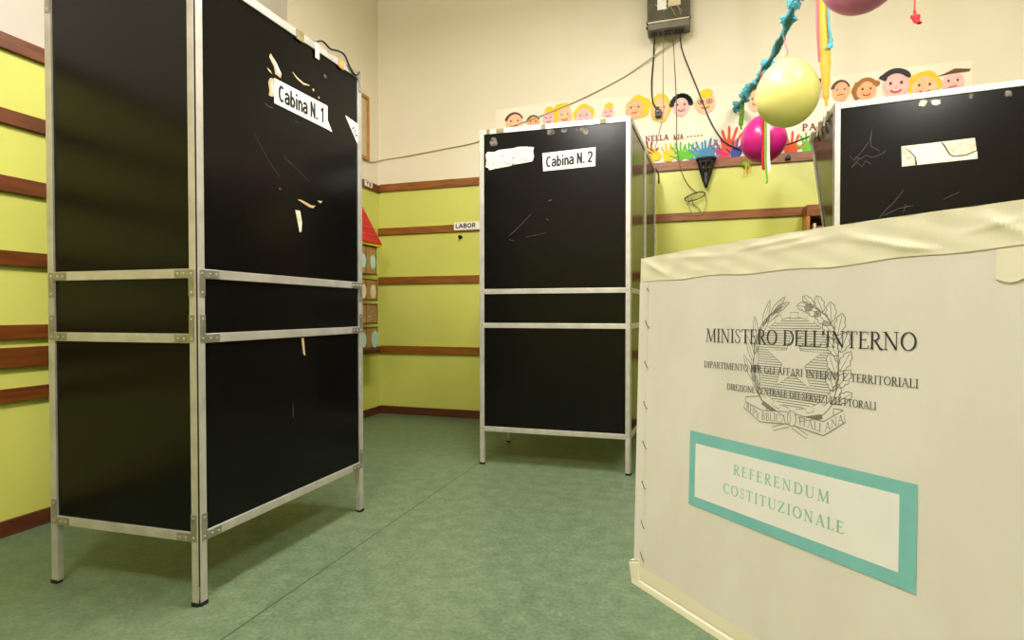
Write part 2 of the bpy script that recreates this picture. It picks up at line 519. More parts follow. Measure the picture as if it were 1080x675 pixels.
# bold grotesque letters: strokes, then advance
SL = {
    'C': ([arc(.31, .5, .23, .42, 50, 310, 16)], .62),
    'a': ([arc(.27, .50, .18, .17, 165, 0, 8) + [(.45, .46), (.45, .08), (.49, .06)], [(.45, .42), (.3, .40), (.16, .36)] + arc(.24, .22, .16, .15, 135, 270, 6) + [(.36, .1), (.45, .2)]], .56),
    'b': ([[(.13, 0), (.13, 1)], arc(.3, .33, .18, .26, 180, -180, 18)], .6),
    'i': ([[(.13, 0), (.13, .68)], [(.13, .82), (.13, .98)]], .26),
    'n': ([[(.13, 0), (.13, .68)], [(.13, .42)] + arc(.29, .44, .16, .18, 160, 0, 8) + [(.45, 0)]], .58),
    'N': ([[(.13, 0), (.13, 1)], [(.13, .96), (.53, .04)], [(.53, 0), (.53, 1)]], .68),
    '.': ([[(.13, 0), (.13, .16)]], .26),
    '1': ([[(.32, 0), (.32, 1)], [(.30, .9), (.22, .8), (.08, .74)]], .5),
    '2': ([arc(.28, .70, .2, .23, 170, -20, 10) + [(.40, .46), (.2, .24), (.10, .07)], [(.07, .07), (.5, .07)]], .58),
    'L': ([[(.13, 0), (.13, 1)], [(.08, .08), (.48, .08)]], .52),
    'A': ([[(.06, 0), (.33, 1)], [(.33, 1), (.6, 0)], [(.15, .3), (.5, .3)]], .66),
    'B': ([[(.13, 0), (.13, 1)], [(.13, .93), (.32, .93)] + arc(.32, .73, .14, .2, 90, -90, 8) + [(.13, .53)], [(.13, .5), (.33, .5)] + arc(.33, .285, .18, .215, 90, -90, 8) + [(.13, .07)]], .6),
    'O': ([arc(.35, .5, .25, .43, 0, 360, 24)], .7),
    'R': ([[(.13, 0), (.13, 1)], [(.13, .93), (.34, .93)] + arc(.34, .71, .17, .22, 90, -90, 8) + [(.13, .49)], [(.36, .48), (.52, 0)]], .62),
    'T': ([[(.28, 0), (.28, 1)], [(.03, .93), (.53, .93)]], .56),
    'E': ([[(.13, 0), (.13, 1)], [(.08, .93), (.5, .93)], [(.1, .52), (.45, .52)], [(.08, .07), (.52, .07)]], .56),
}


def sans_text(txt, O, U, V, N, u0, u1, v0, v1, m, name, parent, bold=.185, dv=0.0, layer=2):
    pt = Painter(O, U, V, N)
    adv = sum(SL[c][1] if c != ' ' else .28 for c in txt)
    sx, sy = (u1 - u0) / adv, v1 - v0
    x = 0.0
    for c in txt:
        if c == ' ':
            x += .28
            continue
        for st in SL[c][0]:
            pt.stroke([(u0 + (x + q[0]) * sx, v0 + q[1] * sy + dv * (x + q[0]) / adv) for q in st], bold * (sx + sy) / 2, m, layer)
        x += SL[c][1]
    return pt.build(name, parent)


# ------------------------------------------------------------------ the room
XL, YB, XR, YR = -2.592, 4.333, 3.7, -3.3
RAILZ = 1.975        # where the lime paint ends
b = MB(); b.box(XL - .2, XR + .2, YR - .2, YB + .2, -.2, 0, 'floor'); struct(b, 'floor')
b = MB(); b.box(XL - .2, XR + .2, YR - .2, YB + .2, CEIL, CEIL + .2, 'ceilwhite'); struct(b, 'ceiling')


def wall(name, x0, x1, y0, y1):
    b = MB()
    b.box(x0, x1, y0, y1, 0, RAILZ, 'lime')
    b.box(x0, x1, y0, y1, RAILZ, CEIL, 'cream')
    struct(b, name)


wall('wall_left', XL - .2, XL, YR, YB)
wall('wall_back', XL - .2, XR + .2, YB, YB + .2)
wall('wall_right', XR, XR + .2, YR, YB)
wall('wall_rear', XL - .2, XR + .2, YR - .2, YR)

trim_n = [0]


def rail_back(x0, x1, z0, z1, m='wood', t=.018):
    trim_n[0] += 1
    b = MB(); b.box(x0, x1, YB - t, YB, z0, z1, m); return struct(b, 'trim_%d' % trim_n[0], .002)


def rail_left(y0, y1, z0, z1, m='wood_shaded', t=.018):
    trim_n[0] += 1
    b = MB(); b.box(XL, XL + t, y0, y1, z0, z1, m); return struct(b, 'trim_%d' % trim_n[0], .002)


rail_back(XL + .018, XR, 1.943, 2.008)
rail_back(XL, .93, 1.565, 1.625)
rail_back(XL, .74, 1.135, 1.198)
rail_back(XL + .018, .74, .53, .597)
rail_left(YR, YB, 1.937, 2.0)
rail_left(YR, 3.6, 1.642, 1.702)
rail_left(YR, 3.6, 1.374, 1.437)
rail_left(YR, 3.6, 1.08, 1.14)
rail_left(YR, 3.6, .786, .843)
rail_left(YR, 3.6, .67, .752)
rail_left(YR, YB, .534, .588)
b = MB(); b.box(XL + .014, XR, YB - .014, YB, 0, .068, 'dark_wood'); struct(b, 'baseboard_back', .002)
b = MB(); b.box(XL, XL + .014, YR, YB, 0, .064, 'dark_wood'); struct(b, 'baseboard_left', .002)
# grey white field of wall above the left rail, ending in a step
b = MB(); b.box(XL, XL + .012, YR, 3.154, 2.0, CEIL, 'greywhite'); struct(b, 'trim_12')

# ------------------------------------------------------------------ ceiling fittings
for i, (lx, ly, lw) in enumerate(LAMPS):
    t = thing('ceiling_light', 'white hanging tube light overhead, ' + ['above the first booth', 'above the third booth', 'behind the camera towards the railed wall', 'behind the camera on the far side'][i], 'light', (lx, ly, CEIL), group='ceiling lights')
    b = MB(); b.lathe([(.06, -.03), (.06, 0)], 'lampwhite', 20); b.build('ceiling_rose', t)
    b = MB(); b.tube([(0, 0, -.03), (0, 0, -.30)], .008, 'lampwhite', 8); b.build('stem', t)
    b = MB(); b.box(-.05, .05, -.6, .6, -.335, -.30, 'lampwhite'); b.build('housing', t, bevel=.01)
    b = MB(); b.tube([(0, -.58, -.352), (0, .58, -.352)], .014, 'glow', 10); b.build('tube', t)

# ------------------------------------------------------------------ voting booths
H, W, D = 1.95, .8686, .60
ZB, ZL, ZU, TB = .1956, .7997, .9963, .029
PW, PT = .029, .022


def framed_panel(root, P0, du, dn, width, mitre0, mitre1, shear=0.0, brackets=0, screws=False):
    """One framed panel: two posts, four crossbars, three black boards. P0 floor corner, du along, dn outward."""
    P0, du, dn = Vector(P0), Vector(du), Vector(dn)

    def pos(u, n, z):
        k = shear * (u / width) * (H - z) / H
        return P0 + du * u + dn * (n + k) + Vector((0, 0, z))

    def prism(ring, z0, z1, m, name, parent, bevel=.0015):
        b = MB()
        r0 = [pos(u, n, z0) for u, n in ring]
        r1 = [pos(u, n, z1) for u, n in ring]
        ar = sum(r0[i].x * r0[(i + 1) % len(ring)].y - r0[(i + 1) % len(ring)].x * r0[i].y for i in range(len(ring)))
        if ar < 0:
            r0, r1 = r0[::-1], r1[::-1]
        b.prism(r0, r1, m)
        return b.build(name, parent, bevel=bevel)

    def rect(u0, u1, n0, n1):
        return [(u0, n0), (u1, n0), (u1, n1), (u0, n1)]

    g = .003
    ring0 = [(g, 0), (PW, 0), (PW, -PT), (g + PT, -PT)] if mitre0 else rect(g, PW, -PT, 0)
    ring1 = [(width - PW, 0), (width - g, 0), (width - g - PT, -PT), (width - PW, -PT)] if mitre1 else rect(width - PW, width - g, -PT, 0)
    for ring, u0, u1 in ((ring0, g, PW), (ring1, width - PW, width - g)):
        po = prism(ring, .008, H, 'alu', 'post', root)
        prism(rect(u0 + .001, u1 + .001, -PT * .8, .002), 0, .012, 'rubber', 'foot_cap', po, 0)
        if screws:
            for z in (ZB + .015, ZL + .015, ZU + .015, H - .02):
                uu = (u0 + u1) / 2
                mb = MB()
                mb.prism([pos(uu + .003 * math.cos(a * PI / 4), .0006, z + .003 * math.sin(a * PI / 4)) for a in range(8)], [pos(uu + .003 * math.cos(a * PI / 4), -.001, z + .003 * math.sin(a * PI / 4)) for a in range(8)], 'rubber')
                mb.build('screw', po)
    for z in (ZB, ZL, ZU, H - TB):
        bar = prism(rect(PW, width - PW, -PT + .002, -.001), z, z + TB, 'alu', 'crossbar', root)
        if brackets:
            for side in (0, 1):
                mb = MB()
                n0, n1 = .0, .0018
                if side == 0:
                    ua, ub, uc = .010, PW, .082
                else:
                    ua, ub, uc = width - .010, width - PW, width - .082
                up = z < ZL + .01 and z > ZL - .01 or z < .5
                top = z > 1.5
                z0, z1 = (z + .003, z + .085) if up else (z - .055, z + TB - .003)
                lo = lambda a, c: (min(a, c), max(a, c))
                u_a, u_b = lo(ua, ub); u_c, u_d = lo(ub, uc)
                for (p, q_, r_, s_) in ((u_a, u_b, z0, z1), (u_c, u_d, z + .003, z + TB - .003)):
                    r0 = [pos(p, n0, r_), pos(q_, n0, r_), pos(q_, n1, r_), pos(p, n1, r_)]
                    r1 = [pos(p, n0, s_), pos(q_, n0, s_), pos(q_, n1, s_), pos(p, n1, s_)]
                    mb.prism(r0, r1, 'bracket')
                br = mb.build('corner_bracket', bar)
                um = (ua + ub) / 2
                for (a_, z_) in ((um, z + .015), (um, z0 + .012 if not up else z1 - .012), (ub + (uc - ub) * .35, z + .0145), (ub + (uc - ub) * .78, z + .0145)):
                    mb = MB()
                    mb.prism([pos(a_ + .0035 * math.cos(a * PI / 4), n1, z_ + .0035 * math.sin(a * PI / 4)) for a in range(8)],
                             [pos(a_ + .0028 * math.cos(a * PI / 4), n1 + .0016, z_ + .0028 * math.sin(a * PI / 4)) for a in range(8)], 'rivet')
                    mb.build('rivet', bar)
    for z0, z1, nm in ((ZB + TB, ZL, 'lower_board'), (ZL + TB, ZU, 'middle_board'), (ZU + TB, H - TB, 'upper_board')):
        prism(rect(PW, width - PW, -.014, -.007), z0, z1, 'board', nm, root, 0)
    return pos


def booth(label, loc, rz, left_open=0.0, right_open=0.0, shear=0.0, brackets=0, screws=False, flap=0.0):
    root = thing('voting_booth', label, 'voting booth', loc, rz, 'voting booths')
    framed_panel(root, (0, 0, 0), (1, 0, 0), (0, -1, 0), W, True, True, 0, brackets, screws)
    a = left_open
    framed_panel(root, (0, 0, 0), (-math.sin(a), math.cos(a), 0), (-math.cos(a), -math.sin(a), 0), D, True, False, shear, brackets, screws)
    a = right_open
    du, dn = Vector((math.sin(a), math.cos(a), 0)), Vector((math.cos(a), -math.sin(a), 0))
    framed_panel(root, (W, 0, 0), du, dn, D, True, False, 0, brackets, screws)
    for x0 in (0.0035, W - .0115):
        b = MB(); b.box(x0, x0 + .008, .0035, .0115, .06, H - .02, 'gap_shade')
        b.build('corner_gap_filler', root)  # dark filler strip added, its colour stands in for shade in the corner gap
    if flap:
        framed_panel(root, Vector((W, 0, 0)) + du * (D + .004), du, dn, flap, False, False, 0, 0, False)
    return root


def front_painter():
    return Painter((0, -(-.007) * 1.0, 0), (1, 0, 0), (0, 0, 1), (0, -1, 0))      # on the recessed front board


def blob(pt, cx, cz, rx, rz_, m, layer=1, n=14, jag=.25, rot=0.0):
    pts = []
    for k in range(n):
        a = 2 * PI * k / n
        r = 1 + random.uniform(-jag, jag)
        x, y = rx * r * math.cos(a), rz_ * r * math.sin(a)
        pts.append((cx + x * math.cos(rot) - y * math.sin(rot), cz + x * math.sin(rot) + y * math.cos(rot)))
    pt.poly(pts, m, layer)


def scratch(pt, pts, m='scuff', w=.0025, layer=1):
    pt.stroke(pts, w, m, layer)


# --- first booth
B1 = booth('black voting booth marked Cabina N. 1, close beside the wooden-railed left wall', (-1.402, 1.3077, 0), 1.5495, left_open=.064, brackets=1)
o = 1.3077
pt = front_painter()
pt.poly([(.335, 1.726), (.634, 1.731), (.634, 1.674), (.664, 1.634), (.625, 1.636), (.335, 1.637)], 'paper', 1)
s1 = pt.build('booth_sign', B1)
s1['label'] = 'white paper sign reading Cabina N. 1 with a torn corner'
sans_text('Cabina N. 1', (0, .007, 0), (1, 0, 0), (0, 0, 1), (0, -1, 0), .356, .612, 1.652, 1.712, 'ink', 'sign_lettering', s1, dv=.002)
pt = front_painter()
pt.poly([(.318, 1.806), (.345, 1.785), (.372, 1.755), (.368, 1.738), (.340, 1.742), (.335, 1.765), (.312, 1.79)], 'kraft', 1)
pt.poly([(.33, 1.795), (.35, 1.78), (.37, 1.752), (.352, 1.748)], 'paper', 2)
pt.poly([(.300, 1.75), (.318, 1.744), (.335, 1.725), (.326, 1.735), (.308, 1.74)], 'kraft', 1)
pt.poly([(.333, 1.722), (.315, 1.718), (.306, 1.7), (.312, 1.67), (.308, 1.655), (.322, 1.655), (.334, 1.66)], 'kraft', 1)
pt.poly([(.328, 1.715), (.318, 1.7), (.32, 1.675), (.333, 1.67)], 'oldpaper', 2)
pt.stroke([(.43, 1.785), (.455, 1.772), (.49, 1.765), (.523, 1.771)], .007, 'kraft', 1, ws=[.002, .007, .008, .003])
pt.disc((.547, 1.763), .005, .005, 'kraft', 1)
pt.disc((.58, 1.745), .004, .004, 'kraft', 1)
pt.poly([(.752, 1.733), (.842, 1.725), (.842, 1.635)], 'paper', 1)
pt.stroke([(.80, 1.69), (.815, 1.7), (.825, 1.69), (.818, 1.676), (.83, 1.668), (.84, 1.674)], .006, 'ink', 2)
pt.poly([(.439, 1.276), (.466, 1.277), (.476, 1.235), (.473, 1.2), (.462, 1.195), (.45, 1.24)], 'oldpaper', 1)
pt.poly([(.452, 1.318), (.475, 1.32), (.535, 1.309), (.556, 1.313), (.54, 1.3), (.515, 1.301)], 'kraft', 1)
pt.poly([(.565, 1.335), (.598, 1.338), (.585, 1.327)], 'kraft', 1)
pt.disc((.36, 1.338), .006, .004, 'scuff', 1)
pt.poly([(.468, .794), (.482, .795), (.49, .725), (.478, .735)], 'kraft', 1)
pt.disc((.62, 1.845), .01, .008, 'scuff', 1)
pt.build_split('torn_paper_remnant', B1)
pt = front_painter()
scratch(pt, [(.29, 1.62), (.31, 1.615), (.33, 1.618)]); scratch(pt, [(.44, 1.61), (.46, 1.605)])
scratch(pt, [(.24, 1.50), (.30, 1.43), (.36, 1.38)], w=.0015); scratch(pt, [(.38, 1.46), (.52, 1.40)], w=.0015)
scratch(pt, [(.42, .55), (.421, .50)], w=.003)
pt.build_split('scratch_mark', B1)
for u0, u1, m in ((.445, .485, 'tapeclear'), (.55, .575, 'oldpaper'), (.70, .735, 'rust')):
    b = MB()
    b.box(u0, u1, -.0012, -.0002, H - .035 if m != 'oldpaper' else H - .06, H, m)
    b.box(u0, u1, -.0012, PT, H, H + .0012, m)
    b.build('tape_scrap', B1)
# --- second booth
B2 = booth('black voting booth marked Cabina N. 2, standing in front of the back wall', (-1.1566, 3.042, 0), .0262, left_open=0.0, right_open=.085, screws=True, flap=.56)
pt = front_painter()
pt.poly([(.376, 1.788), (.676, 1.799), (.674, 1.695), (.381, 1.687)], 'paper', 1)
s2 = pt.build('booth_sign', B2)
s2['label'] = 'white paper sign reading Cabina N. 2'
sans_text('Cabina N. 2', (0, .007, 0), (1, 0, 0), (0, 0, 1), (0, -1, 0), .398, .66, 1.706, 1.768, 'ink', 'sign_lettering', s2, dv=.012)
pt = front_painter()
edge = [(.038, 1.808), (.05, 1.822), (.09, 1.818), (.12, 1.828), (.2, 1.83), (.24, 1.836), (.29, 1.833), (.326, 1.826), (.322, 1.80), (.328, 1.775), (.318, 1.748), (.27, 1.742), (.22, 1.738), (.18, 1.73), (.13, 1.725), (.06, 1.716), (.055, 1.728), (.038, 1.735), (.042, 1.77)]
pt.poly(edge, 'glue', 1)
g2 = pt.build('torn_paper_remnant', B2)
g2['label'] = 'ragged strip of torn white paper and glue'
pt = front_painter()
for cx, cz, rx, rz_ in ((.085, 1.875, .024, .03), (.425, 1.905, .022, .022), (.50, 1.908, .018, .014), (.59, 1.905, .022, .016), (.622, 1.893, .018, .02)):
    blob(pt, cx, cz, rx, rz_, 'tapegrey', 1, 14, .2)
pt.build_split('tape_residue', B2)
pt = front_painter()
scratch(pt, [(.18, 1.33), (.25, 1.39), (.31, 1.45)], w=.003); scratch(pt, [(.41, 1.52), (.43, 1.522)], w=.006); scratch(pt, [(.18, 1.31), (.21, 1.30)], w=.003)
scratch(pt, [(.28, 1.32), (.40, 1.34)], w=.002); scratch(pt, [(.40, 1.42), (.41, 1.41)], w=.004)
pt.build_split('scratch_mark', B2)
for u0, u1, m in ((.045, .065, 'tapeclear'), (.105, .15, 'tapeclear'), (.37, .395, 'tapeclear'), (.70, .735, 'tapeclear')):
    b = MB()
    b.box(u0, u1, -.0012, -.0002, H - .026, H - .002, m)
    b.build('tape_scrap', B2)
# --- third booth
B3 = booth('black voting booth with a blank torn white sign, standing behind the ballot box', (.7119, 3.2032, 0), -.102, left_open=.10, shear=-.26, screws=False)
pt = front_painter()
pt.poly([(.288, 1.702), (.577, 1.708), (.589, 1.609), (.292, 1.603)], 'oldpaper', 1)
pt.poly([(.345, 1.70), (.45, 1.702), (.465, 1.675), (.48, 1.64), (.50, 1.628), (.545, 1.63), (.565, 1.64), (.586, 1.648), (.588, 1.611), (.35, 1.606), (.345, 1.645), (.325, 1.67)], 'signpaper', 2)
pt.stroke([(.45, 1.702), (.465, 1.675), (.482, 1.64), (.50, 1.629), (.545, 1.631), (.586, 1.648)], .005, 'ink', 3)
pt.stroke([(.305, 1.69), (.325, 1.672), (.345, 1.645), (.35, 1.606)], .006, 'ink', 3, ws=[.002, .004, .004, .008])
pt.stroke([(.31, 1.64), (.33, 1.645)], .005, 'rust', 3)
s3 = pt.build('booth_sign', B3)
s3['label'] = 'blank white paper sign, torn and overlapped'
pt = front_painter()
for seg in ([(.07, 1.68), (.09, 1.655), (.125, 1.70), (.155, 1.745), (.165, 1.80), (.16, 1.72), (.2, 1.69)], [(.09, 1.67), (.12, 1.66), (.14, 1.675), (.17, 1.66), (.21, 1.675), (.225, 1.69)], [(.10, 1.645), (.125, 1.62), (.14, 1.65), (.16, 1.63)], [(.08, 1.62), (.11, 1.66)],
            [(.2, 1.36), (.23, 1.40), (.26, 1.43), (.30, 1.49)], [(.22, 1.37), (.28, 1.40), (.34, 1.41)], [(.30, 1.38), (.31, 1.42)], [(.46, 1.43), (.52, 1.46)]):
    scratch(pt, seg, w=.003)
pt.build_split('scratch_mark', B3)
pt = front_painter()
for cx, cz, rx, rz_ in ((.375, 1.898, .018, .016), (.425, 1.898, .02, .013), (.56, 1.905, .01, .012), (.70, 1.895, .014, .014)):
    blob(pt, cx, cz, rx, rz_, 'tapegrey' if cx > .5 else 'oldpaper', 1, 12, .3)
pt.build_split('tape_residue', B3)

# ------------------------------------------------------------------ ballot box on a low school table
OB = Vector((-.06886, .79871, .51791))
UU = Vector((.69770, -.71627, .01331))
VV = Vector((.01643, .03458, .99927))
DD = Vector((.7165, .6976, 0.0))
NN = UU.cross(VV).normalized()
TB4 = Matrix(((UU.x, DD.x, VV.x, 0), (UU.y, DD.y, VV.y, 0), (UU.z, DD.z, VV.z, 0), (0, 0, 0, 1)))    # (u, depth, v) -> room, from the box's corner
BW, BD, BH = .483, .40, .45
box = thing('ballot_box', 'white cardboard ballot box printed with a state emblem and a teal referendum label', 'ballot box', OB)


def carton():
    b = MB()
    n = 24
    # front face with the slight swell of full cardboard along the top edge
    for iu in range(n):
        for iv in range(n):
            q = []
            for a, c in ((iu, iv), (iu + 1, iv), (iu + 1, iv + 1), (iu, iv + 1)):
                q.append((BW * a / n, 0, BH * c / n + crown(BW * a / n) * (c / n)))
            b.face(q, 'carton', True)
    pts = lambda u, d, v: (u, d, v)
    b.face([pts(0, BD, 0), pts(0, 0, 0), pts(0, 0, BH + crown(0)), pts(0, BD, BH)], 'carton')
    b.face([pts(BW, 0, 0), pts(BW, BD, 0), pts(BW, BD, BH), pts(BW, 0, BH + crown(BW))], 'carton')
    b.face([pts(BW, BD, 0), pts(0, BD, 0), pts(0, BD, BH), pts(BW, BD, BH)], 'carton')
    b.face([pts(0, 0, 0), pts(0, BD, 0), pts(BW, BD, 0), pts(BW, 0, 0)], 'carton')
    for iu in range(n):
        u0, u1 = BW * iu / n, BW * (iu + 1) / n
        b.face([pts(u0, 0, BH + crown(u0)), pts(u1, 0, BH + crown(u1)), pts(u1, BD, BH), pts(u0, BD, BH)], 'carton', True)
    return b


def crown(u):
    return .004 * math.sin(PI * min(max(u / BW, 0), 1)) + .002


carton().build('carton', box, TB4)


def bump(u, v, u0, v0, u1, v1, w, h):
    """Ridge of a wrinkle from one point to another."""
    dx, dy = u1 - u0, v1 - v0
    t = max(0, min(1, ((u - u0) * dx + (v - v0) * dy) / (dx * dx + dy * dy)))
    d = math.hypot(u - u0 - t * dx, v - v0 - t * dy)
    return 0.36 * h * math.exp(-(d / w) ** 2) * math.sin(PI * (0.08 + .84 * t))


RID = [(.012, .446, .055, .424, .004, .0030), (.06, .448, .16, .441, .004, .0026), (.20, .440, .30, .447, .004, .0024), (.30, .443, .372, .423, .0035, .0036), (.335, .430, .372, .424, .003, .002),
       (.405, .446, .43, .428, .004, .003), (.10, .430, .125, .425, .003, .002), (.17, .4465, .27, .4515, .003, .0028), (.44, .447, .47, .43, .004, .003), (.39, .434, .43, .441, .003, .0016)]


def tape_sheet(u0, u1, vf0, vf1, nu, nv, m='tape', lift=.0008, wr=True, mb=None):
    b = mb or MB()
    P = []
    for i in range(nu + 1):
        u = u0 + (u1 - u0) * i / nu
        row = []
        for j in range(nv + 1):
            a, c = vf0(u), vf1(u)
            v = a + (c - a) * j / nv
            h = lift
            if wr:
                h += sum(bump(u, v, *r) for r in RID) + .0004 * math.sin(u * 130 + v * 90) * math.sin(v * 210)
            row.append((u, -h, v))
        P.append(row)
    for i in range(nu):
        for j in range(nv):
            b.face([P[i][j], P[i + 1][j], P[i + 1][j + 1], P[i][j + 1]], m, True)
    return b


b = tape_sheet(-.0008, BW, lambda u: .4185 + .0022 * math.sin(u * 19) * (u / BW) + .001 * math.sin(u * 60), lambda u: BH + crown(u) + .0008, 150, 24)
for i in range(40):       # folded over the top edge
    ua, ub = -.0008 + (BW + .0008) * i / 40, -.0008 + (BW + .0008) * (i + 1) / 40
    h0, h1 = BH + crown(ua), BH + crown(ub)
    b.face([(ua, -.0008, h0 + .0008), (ub, -.0008, h1 + .0008), (ub, .05, h1 + .0009), (ua, .05, h0 + .0009)], 'tape', True)
b.face([(-.0010, .06, .412), (-.0010, -.0008, .4175), (-.0010, -.0008, BH + .0028), (-.0010, .06, BH + .002)], 'tape')
o_ = b.build('top_tape', box, TB4)
o_['label'] = 'wrinkled cream tape folded over the top edge'
b = MB()
tape_sheet(.413, .4835, lambda u: .397 + .004 * math.sin(u * 160), lambda u: .419, 16, 6, 'tape', .0013, False, b)
o_ = b.build('tape_patch', box, TB4)
o_['label'] = 'short ragged patch of cream tape under the top tape'
b = MB()
tape_sheet(.004, BW, lambda u: .0035, lambda u: .020 + .002 * math.sin(u * 30), 40, 3, 'tape', .0012, False, b)
b.prism([(-.003, -.004, -.008), (BW, -.004, -.008), (BW, .04, -.008), (-.003, .04, -.008)], [(-.003, -.003, .0005), (BW, -.003, .0005), (BW, .04, .0005), (-.003, .04, .0005)], 'tape')
o_ = b.build('bottom_tape', box, TB4, bevel=.001)
o_['label'] = 'cream tape and flap along the bottom edge'
b = MB()
b.hexa([(-.007, -.001, .022), (-.007, .012, .022), (.002, .012, .022), (.012, -.0028, .026), (-.013, -.002, .019), (-.013, .01, .02), (.0, .01, .028), (.010, -.003, .030)], 'tape')
b.hexa([(-.003, -.003, -.008), (.012, -.0035, -.006), (.012, .01, -.006), (-.003, .01, -.006), (-.011, -.003, .018), (.011, -.0035, .026), (.011, .01, .026), (-.009, .012, .018)], 'tape')
b.build('corner_tape', box, TB4, bevel=.001)
# edge flap and the staples' creases along the upright edge
b = MB(); b.prism([(-.0015, -.0012, .003), (.016, -.0008, .003), (.016, .003, .003), (-.0015, .003, .003)], [(-.0015, -.0012, .418), (.016, -.0008, .418), (.016, .003, .418), (-.0015, .003, .418)], 'carton')
b.build('edge_flap', box, TB4)
for v in (.3606, .3037, .247, .1917, .1359, .0813, .037, .408):
    b = MB()
    u = .0165
    ln = .004 if v < .4 else .0015
    b.tube([(u - ln * .9, -.0012, v + ln), (u - ln * .7, -.0028, v + ln * .8), (u + ln * .7, -.0028, v - ln * 1.2), (u + ln * .9, -.0010, v - ln * 1.4)], .0006, 'greypl', 6)
    b.face([(u - ln * 1.5, -.0015, v + ln * .7), (u - ln * .4, -.0015, v - ln * 1.9), (u + ln * .8, -.0015, v - ln * 1.6), (u - ln * .7, -.0015, v + ln)], 'tape')
    b.build('staple', box, TB4)


def face_painter():
    p = Painter((0, 0, 0), (1, 0, 0), (0, 0, 1), (0, -1, 0))
    p.EPS = .00006
    return p


